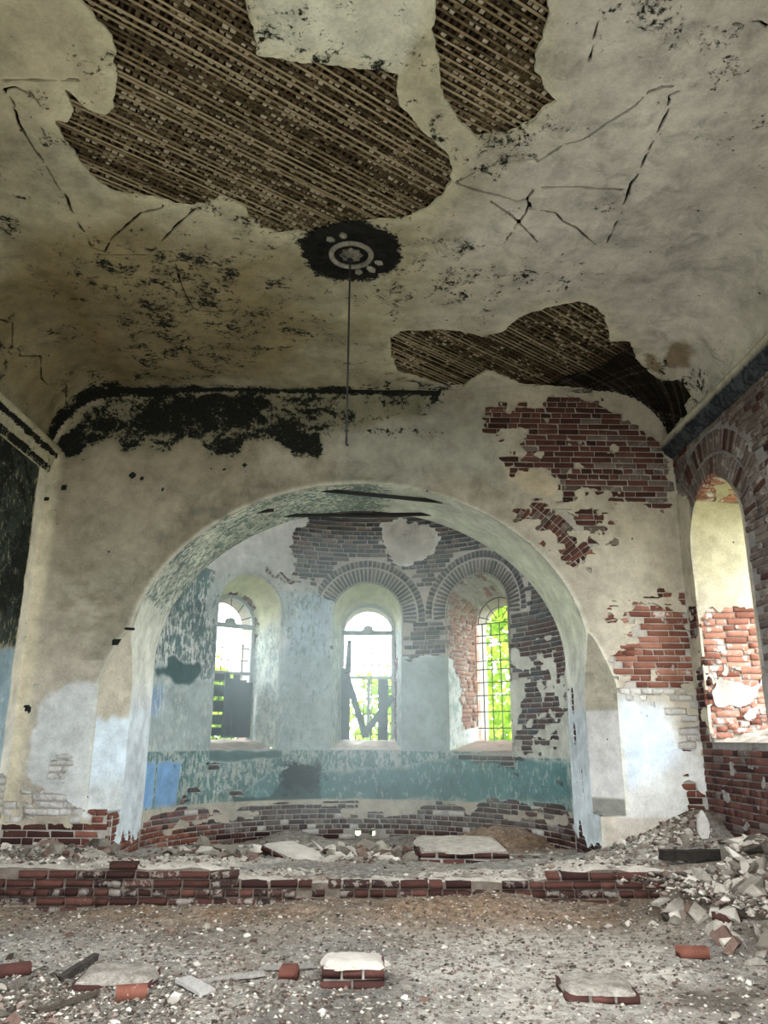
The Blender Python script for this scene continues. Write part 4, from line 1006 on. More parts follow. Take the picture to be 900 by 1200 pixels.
# ================================================================== SOUTH, NORTH AND WEST WALLS
wall_s = struct(core_sheet('wall_south', south, (YW - .3, D + .6, -.4, 6.2), .06, lambda u, v: nave_open(u, v), M['mortar_grey'], -.027))
wall_n = struct(core_sheet('wall_north', north, (YW - .3, D + .6, -.4, 6.2), .06, lambda u, v: nave_open(u, v, NORTHW), M['mortar'], -.027))
wall_w = struct(core_sheet('wall_west', west, (-4.6, 4.6, -.4, 6.2), .08, lambda u, v: window_field(u, v, 1.3, -1, 2.0), M['mortar'], 0))
SUP = [(9.44, 5.2), (8.5, 5.2), (7.57, 5.2), (6.7, 5.0), (6.8, 4.45), (7.1, 4.07), (7.2, 3.2), (7.3, 2.2), (7.76, 2.2), (9.0, 4.3), (9.2, 4.45), (9.44, 4.57)]
def south_hole(u, v):
    n1 = fbm(u, v, 4, 4, 201); n2 = fbm(u, v, 16, 3, 203)
    d = sd_poly(u, v, SUP) + .06 * n1 + .03 * n2
    d = np.maximum(d, (fbm(u, v, 5.0, 4, 205) - .80) * .2)
    low = v - 1.60 - .04 * n1                                           # bare brick under the sill
    low = np.where((v > .45) & (v < 1.55), np.maximum(low, (fbm(u, v, 6.0, 4, 207) - .62) * .2), low)
    strip = np.where(u > 9.0, np.maximum(v - 3.10 - .15 * n1, (fbm(u * 1.5, v, 5.0, 4, 209) - .12) * .2), 9)
    d = SBOND.ragged(u, v, np.minimum(np.minimum(d, low), strip), .05, 7)
    return np.where(u < 6.75 + .3 * n1, np.maximum(d, np.minimum((6.75 + .3 * n1 - u), .5)), d)
def south_paint(u, v):
    p = Paint(u, v, lin(146, 141, 136), None, 210); p.wear = .55 + .3 * fbm(u, v, 1.4, 3, 211)
    p.col((u > 9.0) * 1., lin(186, 178, 158)); p.coat(np.ones(len(u)), lin(122, 116, 112)); p.flake = .20 * (u < 8.9) + .08
    p.mold = .16 * sstep(3.5, 5, v) + .05
    return p.get()
SBOND = Bond(courses((6.3, D, .1, 5.1), .0755, 221, .35), .1, .0755)
plaster_layer('plaster', wall_s, south, (2.0, D + .02, 0, 5.2), .025, lambda u, v: np.minimum(np.minimum(south_hole(u, v), nave_open(u, v)), D + .01 - u), south_paint, .006, .03, 12)
def side_bricks(y0, y1, seed):
    out = []
    a, hw, si, sp = NAVEW[0]
    out += ring(a, sp, hw + .02, 0, PI, .25, .07, seed + 1) + ring(a, sp, hw + .29, 0, PI, .25, .075, seed + 2)
    for b in courses((y0, y1, .1, 5.1), .0755, seed, .35):
        u, v = np.array([b[0]]), np.array([b[1]])
        if nave_open(u, v)[0] > b[2] / 2 - .02 and (b[1] < sp or math.hypot(b[0] - a, b[1] - sp) > hw + .56 + b[2] * .2): out.append(b)
    return out
def south_mat(u, v, r):
    if v > 3.4 or (u < 7.85 and v > 2.0): return 'brick_grey' if r.random() < .88 else 'brick_dark'
    if v < 1.6: return 'brick_dark' if r.random() < .38 else ('brick_maroon' if r.random() < .82 else 'brick_grey')
    return 'brick_maroon' if r.random() < .6 else 'brick_dark'
lay(wall_s, south, side_bricks(6.3, D, 221), lambda u, v: -south_hole(u, v) * (u < D), south_mat, 225, -.010, .05, 223)
SLOC = lambda yc: (lambda x, y, z: np.stack([HW + y, yc - x, z + 0 * x], -1))
NLOC = lambda yc: (lambda x, y, z: np.stack([-HW - y, yc + x, z + 0 * x], -1))
flat0 = lambda x: 0 * x
for yc, hw, si, sp in NAVEW:
    for nm, loc, wl in (('s', SLOC(yc), wall_s), ('n', NLOC(NORTHW[[w_[0] for w_ in NAVEW].index(yc)][0]), wall_n)):
        rs, SU, Ls, La = reveal_surf(loc, hw, si, sp, hw - .04, si + .22, sp - .05, 1.0, flat0)
        if nm == 's' and yc > 6:
            core_sheet('reveal_core', rs, (0, SU, 0, 1.0), .06, lambda u, v: np.ones(np.shape(u)), M['mortar'], -.028, wl)
            # the far (east) jamb is the first side: lx negative = larger Y
            def shole(u, v):
                n1 = fbm(u, v, 4.5, 4, 231); n2 = fbm(u, v, 15, 3, 233); z = si + u
                d = z - 2.98 - .10 * n1 - .05 * n2
                d = np.maximum(d, (fbm(u, v * 1.2, 5.2, 4, 235) - .55 - .45 * sstep(2.3, 2.6, z) + .50 * sstep(2.5, 2.95, z) * 0) * .22)
                w_ = .17 - np.hypot((z - 2.02) * 1.0, (v - .32) * .55) + .06 * n1               # limewash still on
                d = np.where(z < 3.3, np.maximum(d, w_ - .02), d)
                top = np.where((u > Ls + La * .30) & (u < Ls + La * .56), np.maximum(.05 * n1 - .01, v - .62), 9)
                return np.where(u < Ls + .5, np.minimum(d, top), np.minimum(top, .5))
            def spaint(u, v):
                p = Paint(u, v, lin(182, 174, 146), None, 240); z = si + u
                p.col(sstep(3.6, 3.0, z) * (u < Ls + 1), lin(172, 165, 150), .8); p.col(sstep(2.6, 2.2, z), lin(172, 168, 162), .8); p.wear[:] = .12; p.flake[:] = .06
                return p.get()
            plaster_layer('reveal_plaster', wl, rs, (0, SU, 0, 1.0), .025, shole, spaint, .004, .03, 241)
            lay(wl, rs, [(b_[1], b_[0], b_[2], b_[3], PI / 2) for b_ in courses((0.0, 1.0, 0, SU), .0755, 243, .3)],
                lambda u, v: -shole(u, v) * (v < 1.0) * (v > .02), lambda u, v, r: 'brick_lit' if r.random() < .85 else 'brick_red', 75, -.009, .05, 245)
            sill_mesh('window_sill', loc, hw, si, hw - .04, si + .22, 1.0, flat0, M['dust'], wl, 247, .05)
        else:
            core_sheet('reveal_core', rs, (0, SU, 0, 1.0), .12, lambda u, v: np.ones(np.shape(u)), M['mortar'], 0, wl)
            sill_mesh('window_sill', loc, hw, si, hw - .04, si + .22, 1.0, flat0, M['dust'], wl, 248, .02)
def north_hole(u, v):
    n1 = fbm(u, v, 5, 4, 251); return np.minimum(np.where((u > 8.25) & (v < 1.12 + .05 * n1), -.03 + np.where(fbm(u, v, 5, 3, 252) > .5, .06, 0), .5), .5)
def north_paint(u, v):
    p = Paint(u, v, lin(168, 162, 128), None, 260); p.coat(np.ones(len(u)), lin(58, 66, 60))
    e = 9.17 + .02 * fbm(v, v, 3, 3, 261); s_ = sstep(-.02, .02, u - e)
    p.flake = .62 * (1 - s_) + .06; p.mold = (.48 + .14 * fbm(u, v, 2, 3, 262)) * (1 - s_) * sstep(2.4, 3.0, v) * sstep(6.2, 7.6, u + .4 * fbm(u, v, 1.2, 3, 263)) + .05
    p.col(s_, lin(226, 220, 200)); p.wear = .5 - .3 * s_
    m = (1 - s_) * sstep(.05, -.05, v - 2.45 + .08 * fbm(u, v, 3, 3, 264)); p.col(m, lin(150, 178, 190), .9); p.set('flake', m, .3); p.coat(m, lin(200, 205, 200))
    p.col(s_ * sstep(2.2, 1.6, v), lin(216, 216, 210), .7)
    return p.get()
plaster_layer('plaster', wall_n, north, (2.0, D + .02, 0, 5.2), .025, lambda u, v: np.minimum(np.minimum(north_hole(u, v), nave_open(u, v, NORTHW)), D + .01 - u), north_paint, .006, .03, 13)
lay(wall_n, north, [b for b in courses((8.3, D, .2, 1.4), .0755, 271, .4)], lambda u, v: -north_hole(u, v) * (u < D), lambda u, v, r: 'brick_white' if v > .7 else 'brick_dark', 80, -.010, .05, 273)

# cornices along the side walls, broken along their lower edge
def cornice(name, sx, prof, mat_paint, seed, gaps):
    ys = np.linspace(YW, D - .005, 220); n = len(prof); V3 = []; 
    for y in ys:
        for k, (dx, z) in enumerate(prof):
            e = .004 * fbm(np.array([y]), np.array([k * 3.1]), 3, 3, seed)[0]
            cut = gaps(y) if 0 < k <= gaps.__code__.co_argcount * 99 and k <= prof_cut else 0
            V3.append((sx * (HW - max(0.0, dx - cut) - e * (dx > 0)), y, z + e * .5))
    V3 = np.array(V3); idx = np.arange(len(ys) * n).reshape(len(ys), n)
    fc = np.stack([idx[:-1, :-1].ravel(), idx[1:, :-1].ravel(), idx[1:, 1:].ravel(), idx[:-1, 1:].ravel()], 1)
    me = fast_mesh(name, V3, fc)
    p = Paint(V3[:, 1], V3[:, 2], lin(176, 172, 150), None, seed); mat_paint(p)
    for a_, b_ in p.get().items(): put_attr(me, a_, b_)
    return struct(link(name, me, M['plaster']))
prof_cut = 3
pn = [(0, 4.70), (.03, 4.72), (.035, 4.80), (.055, 4.81), (.058, 4.88), (.10, 4.90), (.102, 4.955), (.135, 4.965), (.14, 5.03), (.115, 5.05), (.10, 5.055), (.0, 5.11)]
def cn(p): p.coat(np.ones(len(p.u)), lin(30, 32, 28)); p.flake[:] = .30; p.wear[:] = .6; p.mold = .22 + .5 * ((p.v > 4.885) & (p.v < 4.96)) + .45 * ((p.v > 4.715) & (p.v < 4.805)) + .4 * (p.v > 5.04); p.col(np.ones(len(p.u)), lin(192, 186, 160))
cornice('trim_1', -1, pn, cn, 281, lambda y: .02 * max(0, math.sin(y * 5)))
ps = [(0, 4.98), (.02, 4.995), (.05, 5.02), (.09, 5.045), (.10, 5.09), (.12, 5.095), (.128, 5.16), (.14, 5.165), (.14, 5.20), (.10, 5.215), (.0, 5.235)]
def cs(p):
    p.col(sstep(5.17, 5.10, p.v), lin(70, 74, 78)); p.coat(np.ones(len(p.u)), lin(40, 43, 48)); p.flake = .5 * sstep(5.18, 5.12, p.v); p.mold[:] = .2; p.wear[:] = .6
cornice('trim_2', 1, ps, cs, 283, lambda y: .03 * max(0, math.sin(y * 7) + math.sin(y * 3.1)))

# ================================================================== VAULT
ceiling = struct(core_sheet('ceiling', vault, (-SMAX - .15, SMAX + .15, YW - .4, D + .5), .1, lambda u, v: sd_poly(u, v, ROOFGAP) + .12 * fbm(u, v, 1.5, 3, 299), M['roofboard'], -.075))
CRACKS = [k for k in CEIL if k[0] == 'k']
def vault_loss(u, v):
    n1 = fbm(u, v, 3.5, 4, 301); n2 = fbm(u, v, 14, 3, 303)
    d = np.full(np.shape(u), 9.0)
    for k in ('big', 'right', 'corner'): d = np.minimum(d, sd_poly(u, v, CEIL[k]) + .022 * n1 + .016 * n2)
    return d
def vault_hole(u, v):
    d = vault_loss(u, v); n2 = fbm(u, v, 12, 3, 305)
    for k in CRACKS: d = np.minimum(d, sd_line(u, v, CEIL[k]) + .006 * n2 - .0098)
    return d
def vault_paint(u, v):
    p = Paint(u, v, lin(174, 166, 142), CEIL, 310); n = fbm(u, v, .8, 4, 311)
    p.col(sstep(-.3, .6, n), lin(188, 181, 160), .6); p.col(sstep(-.2, -.9, n), lin(148, 138, 108), .6)
    p.col(sstep(.2, 1.6, u + .3 * n), lin(196, 192, 182), .8)  # lighter to the south: bounced light put into the plaster colour
    m = p.area('c_light_r', .4, .25, 1.5); p.col(m, lin(202, 198, 190), .7)
    m = p.area('c_olive', .4, .25, 1.5); p.col(m, lin(134, 118, 82), .75)
    m = p.area('c_crease', .12, .1, 2); p.col(m, lin(132, 114, 78), .6)
    m = p.area('c_white', .03, .03); p.col(m, lin(206, 206, 188)); 
    p.col(sstep(.16, .02, vault_loss(u, v)), lin(205, 200, 172), .45)
    for k in ('c_stain', 'c_stain2'):
        m = p.area(k, .05, .08, 6); p.col(m, lin(128, 106, 76), .8)
    p.wear = .55 + .35 * fbm(u, v, 1.3, 3, 313); p.coat(np.ones(len(u)), lin(120, 112, 84)); p.flake[:] = .14
    p.mold = .34 + .16 * fbm(u, v, 1.1, 3, 315) - .12 * sstep(.6, 2.2, u) * sstep(8.6, 7.6, v)
    p.mold = np.maximum(p.mold, .46 * p.area('c_black', .3, .2, 2)); p.mold = np.maximum(p.mold, .42 * p.area('c_black2', .2, .1, 3))
    r = np.hypot(u + .085, v - 6.4); p.mold = np.maximum(p.mold, .66 * sstep(.62, .42, r))
    p.mold = np.maximum(p.mold, .55 * sstep(9.15, 9.38, v) * sstep(.8, -.4, u)); p.mold = np.maximum(p.mold, .62 * sstep(9.0, 9.35, v) * sstep(-2.6, -3.2, u))
    m = sstep(.5, .2, np.hypot(u + 2.15, (v - 6.1) * .8)); p.mold = np.maximum(p.mold, .32 * m); m = sstep(.5, .2, np.hypot(u - 2.1, v - 5.6)); p.mold = np.maximum(p.mold, .36 * m)
    p.mold = np.maximum(p.mold, .30 * p.area('c_white', .05, .05) * sstep(4.15, 3.85, v))
    # stencilled line of the old painted panel
    return p.get()
plaster_layer('plaster', ceiling, vault, (-SMAX - .02, SMAX + .02, 3.2, D + .03), .02, vault_hole, vault_paint, .008, .022, 14)
plaster_layer('plaster_behind', ceiling, vault, (-SMAX - .02, SMAX + .02, YW, 3.2), .1, lambda u, v: sd_poly(u, v, ROOFGAP) + .12 * fbm(u, v, 1.5, 3, 299), lambda u, v: Paint(u, v, lin(176, 166, 140)).get(), .0, .02, 15)

def laths(region, ang, pitch, wid, off, mat, seed, name='lath', under=False):
    """split laths nailed in parallel across one gap in the plaster, each an object"""
    r = random.Random(seed); pts = CEIL[region]
    cx = sum(p[0] for p in pts) / len(pts); cyv = sum(p[1] for p in pts) / len(pts)
    ca, sa = math.cos(ang), math.sin(ang); Rm = 3.2; out = 0
    for k in range(int(-Rm / pitch), int(Rm / pitch) + 1):
        o = k * pitch + r.uniform(-.12, .12) * pitch; da = r.uniform(-.012, .012)
        t = np.arange(-Rm, Rm, .02)
        c2, s2 = math.cos(ang + da), math.sin(ang + da)
        u = cx - sa * o + c2 * t; v = cyv + ca * o + s2 * t
        inside = sd_poly(u, v, pts) < .045
        inside &= (v > 3.15) & (v < D + .02) & (np.abs(u) < SMAX - .05)
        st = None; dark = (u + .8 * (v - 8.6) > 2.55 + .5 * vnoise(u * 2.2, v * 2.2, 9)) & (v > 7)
        for i in range(len(t) + 1):
            on = i < len(t) and inside[i]
            if on and st is None: st = i
            if on and st is not None and i - st > 4 and dark[i] != dark[st]: on = False
            if not on and st is not None:
                if i - st > 4:
                    u_, v_ = u[st:i], v[st:i]
                    step = 8 if np.abs(u_).max() > CX else 40
                    ii = sorted(set(list(range(0, len(u_), step)) + [len(u_) - 1]))
                    P, U, V, N = vault.frame(u_[ii], v_[ii])
                    dirv = np.gradient(P, axis=0) if len(ii) > 1 else U
                    dirv /= np.linalg.norm(dirv, axis=1, keepdims=True) + 1e-9
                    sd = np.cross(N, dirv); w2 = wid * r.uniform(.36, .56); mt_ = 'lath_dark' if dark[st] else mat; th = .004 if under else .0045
                    oo = off + r.uniform(-.002, .002); rows = []
                    for j in range(len(ii)):
                        j1 = w2 * r.uniform(.85, 1.12)
                        for a_, b_ in ((-1, -1), (1, -1), (1, 1), (-1, 1)): rows.append(P[j] + sd[j] * a_ * j1 + N[j] * (oo + b_ * th))
                    fc = [(0, 3, 2, 1)] + [(4 * j + a_, 4 * j + (a_ + 1) % 4, 4 * j + 4 + (a_ + 1) % 4, 4 * j + 4 + a_) for j in range(len(ii) - 1) for a_ in range(4)]
                    e = 4 * (len(ii) - 1); fc.append((e, e + 1, e + 2, e + 3))
                    link(name, fast_mesh(name, rows, fc), M[mt_], ceiling); out += 1
                st = None
    return out
def keys(region, ang, pitch, off, seed, share):
    """lumps of plaster still held between the laths"""
    r = random.Random(seed); pts = CEIL[region]; cx = sum(p[0] for p in pts) / len(pts); cyv = sum(p[1] for p in pts) / len(pts)
    ca, sa = math.cos(ang), math.sin(ang); A = []
    for i in range(-60, 61):
        for j in range(-60, 61):
            a, b = (i + .5) * pitch, (j + .5) * pitch; A.append((cx + ca * a - sa * b, cyv + sa * a + ca * b))
    A = np.array(A); ok = (sd_poly(A[:, 0], A[:, 1], pts) < .0) & (A[:, 1] > 3.15) & (np.abs(A[:, 0]) < SMAX - .1) & ((A[:, 0] + .8 * (A[:, 1] - 8.6) < 2.6) | (A[:, 1] < 7))
    dens = fbm(A[:, 0], A[:, 1], 1.4, 4, seed); ok &= np.array([r.random() for _ in A]) < share * np.clip(.75 + .8 * dens, .05, 1)
    A = A[ok]
    if not len(A): return
    P, U, V, N = vault.frame(A[:, 0], A[:, 1]); vv = []; ff = []; n = 0
    for i in range(len(A)):
        s = pitch * r.uniform(.30, .46); q = pitch * r.uniform(.26, .38); a = ang + r.uniform(-.15, .15)
        x = U[i] * math.cos(a) + V[i] * -math.sin(a) if False else U[i] * math.cos(a) + np.array([0, 1, 0]) * math.sin(a); y = np.cross(N[i], x)
        for zz, k in ((0, 1.0), (r.uniform(.008, .02), .8)):
            for a_, b_ in ((-1, -1), (1, -1), (1, 1), (-1, 1)): vv.append(P[i] + x * a_ * s * k * r.uniform(.85, 1.1) + y * b_ * q * k * r.uniform(.85, 1.1) + N[i] * (off + zz))
        ff += [(n + 4, n + 5, n + 6, n + 7)] + [(n + a_, n + (a_ + 1) % 4, n + 4 + (a_ + 1) % 4, n + 4 + a_) for a_ in range(4)]; n += 8
    stuff(link('plaster_key', fast_mesh('plaster_key', vv, np.array([f for f in ff])), M['key'], ceiling))
for reg, ang, pit, md in (('big', 37, .052, ('lath', 'lath_under')), ('right', 32, .052, ('lath', 'lath_under')), ('corner', 41, .056, ('lath', 'lath_dark'))):
    a = math.radians(ang)
    laths(reg, a, pit, .017, -.022, md[0], 330 + ang)
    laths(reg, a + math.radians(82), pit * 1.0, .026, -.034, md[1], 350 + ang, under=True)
    keys(reg, a, pit, -.040, 370 + ang, 1.0 if reg != 'corner' else .55)

# ------------------------------------------------------------------ plaster rose with its rod
rose = empty('ceiling_rose', (-.085, 6.40, ZC)); tag(rose, 'sooty round plaster ceiling rose where the chandelier rod hangs', 'ceiling rose')
bm = bmesh.new(); n = 48; prof = [(.445, .0), (.43, -.012), (.30, -.016), (.235, -.014), (.22, -.02)]
rg = []
for r_, z in prof:
    rg.append([bm.verts.new((math.cos(2 * PI * k / n) * r_ * (1 + (.05 * math.sin(k * 1.7) + .04 * math.sin(k * 3.3)) * (r_ > .4)), math.sin(2 * PI * k / n) * r_ * (1 + (.05 * math.sin(k * 1.7) + .04 * math.sin(k * 3.3)) * (r_ > .4)), z)) for k in range(n)])
for a_, b_ in zip(rg[:-1], rg[1:]):
    for k in range(n): bm.faces.new((a_[k], a_[(k + 1) % n], b_[(k + 1) % n], b_[k]))
bm.faces.new(rg[-1]); bm_obj('backplate', bm, M['soot'], rose, True)
def torus(bm, R0, r0, z, n=40, m=8, wob=0):
    g = [[bm.verts.new(((R0 + r0 * math.cos(2 * PI * j / m)) * math.cos(2 * PI * i / n), (R0 + r0 * math.cos(2 * PI * j / m)) * math.sin(2 * PI * i / n), z + r0 * math.sin(2 * PI * j / m) + wob * math.sin(i * 2.1))) for j in range(m)] for i in range(n)]
    for i in range(n):
        for j in range(m): bm.faces.new((g[i][j], g[(i + 1) % n][j], g[(i + 1) % n][(j + 1) % m], g[i][(j + 1) % m]))
bm = bmesh.new(); torus(bm, .185, .026, -.022); o = bm_obj('ring_moulding', bm, M['soot_pale'], rose, True); o['label'] = 'pale half-cleaned ring moulding'
bm = bmesh.new()
for i, (r_, z) in enumerate(((.10, -.018), (.095, -.035), (.05, -.055), (.02, -.06))):
    rg_ = [bm.verts.new((math.cos(2 * PI * k / 24) * r_ * (1 + .12 * math.cos(k * 2 * PI / 3)), math.sin(2 * PI * k / 24) * r_ * (1 + .12 * math.cos(k * 2 * PI / 3)), z)) for k in range(24)]
    if i: [bm.faces.new((pr[k], pr[(k + 1) % 24], rg_[(k + 1) % 24], rg_[k])) for k in range(24)]
    pr = rg_
bm.faces.new(pr); o = bm_obj('boss', bm, M['soot_pale'], rose, True); o['label'] = 'pale central boss'
for k in range(14):
    a = 2 * PI * k / 14; bm = bmesh.new(); rr = random.Random(k); L = rr.uniform(.09, .12)
    c_, s_ = math.cos(a), math.sin(a); pts = [(.235, 0, -.016), (.26, .028, -.022), (.235 + L * .7, .036, -.026), (.235 + L, 0, -.03), (.235 + L * .7, -.036, -.026), (.26, -.028, -.022)]
    vv = [bm.verts.new((x * c_ - y * s_, x * s_ + y * c_, z)) for x, y, z in pts]; mid = bm.verts.new(((.235 + L * .5) * c_, (.235 + L * .5) * s_, -.042))
    base = [bm.verts.new((x * c_ - y * s_, x * s_ + y * c_, -.008)) for x, y, z in pts]
    for i in range(6): bm.faces.new((vv[i], vv[(i + 1) % 6], mid)); bm.faces.new((base[i], base[(i + 1) % 6], vv[(i + 1) % 6], vv[i]))
    bm_obj('petal', bm, M['soot_pale'] if k in (1, 2, 3, 9, 10) else M['soot'], rose)
rod = empty('hanging_rod', (-.095, 6.41, 4.02)); tag(rod, 'thin black iron rod hanging from the ceiling rose', 'rod')
bm = bmesh.new(); add_tube(bm, (0, 0, 0.03), (0, 0, ZC - 4.02 - .05), .0085); bm_obj('shaft', bm, M['iron'], rod)
for z, r_ in ((1.60, .022), (1.79, .03), (.10, .018)):
    bm = bmesh.new(); bmesh.ops.create_uvsphere(bm, u_segments=12, v_segments=8, radius=r_, matrix=Matrix.Translation((0, 0, z))); bm_obj('collar', bm, M['iron'], rod, True)
bm = bmesh.new(); add_path(bm, [(0, 0, .04), (0, 0, -.01), (.006, 0, -.03), (.018, 0, -.034)], .011, 6); bm_obj('hook', bm, M['iron'], rod, True)

# ================================================================== FLOOR
def ridge_top(x):
    return .275 + .115 * sstep(-1.0, -1.5, x) + .10 * sstep(1.6, 2.3, x) + .02 * fbm(x, x * 0, 2.5, 3, 401)
def floor_z(x, y):
    x = np.asarray(x, float); y = np.asarray(y, float)
    nave = .035 * fbm(x, y, .8, 3, 403) + .018 * fbm(x, y, 4.5, 3, 405)
    mound = sstep(7.0, 7.95, y) * np.clip(.06 + .07 * fbm(x, x * 0 + 3, 1.0, 3, 407) + .05 * np.exp(-((x + 1.4) / .6) ** 2) + .06 * np.exp(-((x - 1.5) / .35) ** 2), 0, .2)
    heap = .50 * np.exp(-((x - 3.85) / .62) ** 2 - ((y - 7.72) / .50) ** 2) + .20 * np.exp(-((x - 3.25) / .6) ** 2 - ((y - 7.15) / .5) ** 2) + .18 * np.exp(-((x - 3.9) / .6) ** 2 - ((y - 6.6) / .8) ** 2)
    a = nave + mound + heap * 1.15
    side = sstep(2.35, 2.8, np.abs(x)) * sstep(9.75, 9.45, y)
    mid = .03 + .26 * np.clip((12.6 - y) / 3.4, 0, 1)
    b = mid * (1 - side) + .37 * side + .045 * fbm(x, y, 1.3, 4, 409) * (1 - .3 * side) + .012 * fbm(x, y, 9, 3, 411)
    b = b + .26 * np.exp(-((x - 2.0) / .75) ** 2 - ((y - 12.1) / .6) ** 2) * (1 + .5 * fbm(x, y, 2.2, 4, 431)) + .16 * np.exp(-((x + 1.0) / .5) ** 2 - ((y - 12.9) / .35) ** 2) + .13 * np.exp(-((x - .75) / .35) ** 2 - ((y - 12.9) / .3) ** 2)
    b = b + .42 * np.exp(-((x - 3.85) / .62) ** 2 - ((y - 9.35) / .55) ** 2) + .14 * np.exp(-((x - 3.2) / .5) ** 2 - ((y - 8.9) / .4) ** 2) + .06 * np.exp(-((x + 3.3) / .6) ** 2 - ((y - 8.9) / .4) ** 2)
    b = b + .22 * np.exp(-((x - 3.95) / .35) ** 2 - ((y - 8.3) / .35) ** 2)
    t = sstep(8.0, 8.16, y)
    return a * (1 - t) + b * t
def grid_mesh(name, xs, ys, zf, mat, parent=None, attrs=None):
    X, Y = np.meshgrid(xs, ys); Zg = zf(X, Y); n, m = X.shape; idx = np.arange(n * m).reshape(n, m)
    fc = np.stack([idx[:-1, :-1].ravel(), idx[:-1, 1:].ravel(), idx[1:, 1:].ravel(), idx[1:, :-1].ravel()], 1)
    me = fast_mesh(name, np.stack([X, Y, Zg], -1).reshape(-1, 3), fc); me.polygons.foreach_set('use_smooth', [True] * len(fc))
    if attrs:
        for k, f in attrs.items(): put_attr(me, k, f(X, Y).ravel())
    return link(name, me, mat, parent)
def f_brown(x, y):
    return np.clip(.75 * sstep(6.9, 7.7, y) * sstep(8.3, 8.0, y) + .35 * sstep(-.1, .5, fbm(x, y, 1.1, 3, 413)) + .9 * sstep(.5, 1.2, x) * sstep(10.5, 11.5, y) + .7 * sstep(3.3, 3.7, x) * sstep(8.9, 9.2, y), 0, 1)
def f_pale(x, y):
    return np.clip(.75 * sstep(.35, .8, fbm(x, y, 1.6, 4, 415)) * sstep(8, 8.2, y) * sstep(11.5, 10.5, y) + .75 * sstep(-.1, .6, fbm(x * .6, y, .9, 3, 417) + .25) * sstep(7.5, 6.9, y) * sstep(-1.0, .2, x), 0, 1)
def f_dark(x, y):
    n = fbm(x, y, 1.3, 4, 419)
    return np.clip(sstep(.1, .7, n + 1.1 * sstep(.2, -1.2, x) * sstep(6.6, 5.6, y)) * sstep(8.0, 7.2, y) * .85 + .5 * sstep(.3, .8, n) * (y > 8.1) + 1.2 * sstep(3.2, 3.6, x) * sstep(8.85, 9.1, y), 0, 1)
floor = struct(grid_mesh('floor', np.arange(-4.0, 4.01, .04), np.arange(2.4, 13.42, .04), floor_z, M['dirt'], None, {'brown': f_brown, 'pale': f_pale, 'dark': f_dark}))
grid_mesh('floor_behind', np.arange(-4.0, 4.3, .4), np.arange(-4.4, 2.8, .4), lambda x, y: np.where(y > 2.3, -.06, 0.0), M['dirt'], floor, {'brown': lambda x, y: x * 0 + .2, 'pale': lambda x, y: x * 0, 'dark': lambda x, y: x * 0})

# the low brick step (foundation of the lost screen), its top heaped with lime dust
def step_z(x, y):
    e = ridge_top(x) + .02 * fbm(x, y, 5, 3, 421) - .03 * sstep(8.12, 8.0, y)
    return e * sstep(8.95, 8.55, y) + (floor_z(x, y) - .04) * (1 - sstep(8.95, 8.55, y))
step = struct(grid_mesh('brick_step', np.arange(-3.92, 3.93, .04), np.arange(8.03, 9.0, .04), step_z, M['dust'], None, {}))
bmf = bmesh.new(); xs_ = np.arange(-3.92, 3.93, .08); prev = None
for x in xs_:
    t_ = bmf.verts.new((x, 8.03, float(step_z(np.array(x), np.array(8.03))) + .004)); b_ = bmf.verts.new((x, 8.045, -.25))
    if prev: bmf.faces.new((prev[0], t_, b_, prev[1]))
    prev = (t_, b_)
bm_obj('step_core', bmf, M['mortar_brown'], step)
stepface = Surf(lambda u, v: np.stack([u, np.full(np.shape(u), 8.0), v], -1), 1)
sb = [b for b in courses((-3.92, 3.92, -.10, .45), .076, 423, .22, .26)]
r_ = random.Random(9); keep = []
for b in sb:
    top = b[1] + b[3] / 2; t = float(ridge_top(np.array(b[0])))
    if top < t + .035 and not (top > t - .075 and r_.random() < .15) and b[1] > float(floor_z(np.array(b[0]), np.array(7.96))) - .06: keep.append(b)
    elif top < t + .06 and r_.random() < .05: keep.append(b)
lay(step, stepface, keep, lambda u, v: np.ones(np.shape(u)), lambda u, v, r: 'brick_maroon' if r.random() < .14 else ('brick_dark' if r.random() < .45 else 'brick_dusty'), 300, .012, .13, 425, 0.0, 3.0)
# second stepped course exposed at the north end and the footing of the arch pier
nf = Surf(lambda u, v: np.stack([u, np.full(np.shape(u), 8.28), v], -1), 1)

# ------------------------------------------------------------------ rubble
def rock_mesh(kind, k):
    r = random.Random(500 + k + {'pale': 0, 'brick': 40, 'dark': 80}[kind]); bm = bmesh.new()
    if kind == 'brick':
        add_box(bm, (0, 0, 0), (1.0, .62, .36), None, .07, r)
        cut = Vector((r.uniform(.5, 1), r.uniform(-.5, .5), r.uniform(-.4, .6))).normalized()
        g = bmesh.ops.bisect_plane(bm, geom=bm.verts[:] + bm.edges[:] + bm.faces[:], plane_co=cut * r.uniform(.22, .34), plane_no=cut, clear_outer=True)
        bmesh.ops.holes_fill(bm, edges=[e for e in bm.edges if e.is_boundary])
    else:
        fl = r.uniform(.28, .6) if kind == 'pale' else r.uniform(.4, .8)
        for _ in range(11):
            v = Vector((r.gauss(0, 1), r.gauss(0, 1), r.gauss(0, 1))).normalized()
            bm.verts.new((v.x * .5 * r.uniform(.75, 1.1), v.y * .4 * r.uniform(.75, 1.1), v.z * .5 * fl * r.uniform(.8, 1.1)))
        h = bmesh.ops.convex_hull(bm, input=bm.verts[:]); bmesh.ops.delete(bm, geom=[g for g in h['geom_interior'] if isinstance(g, bmesh.types.BMVert)], context='VERTS')
    bmesh.ops.recalc_face_normals(bm, faces=bm.faces[:]); bmesh.ops.triangulate(bm, faces=bm.faces[:])
    me = bpy.data.meshes.new('fragment'); bm.to_mesh(me); bm.free(); me.materials.append(M['chip_' + kind]); return me
ROCKS = {kd: [rock_mesh(kd, k) for k in range(8)] for kd in ('pale', 'brick', 'dark')}
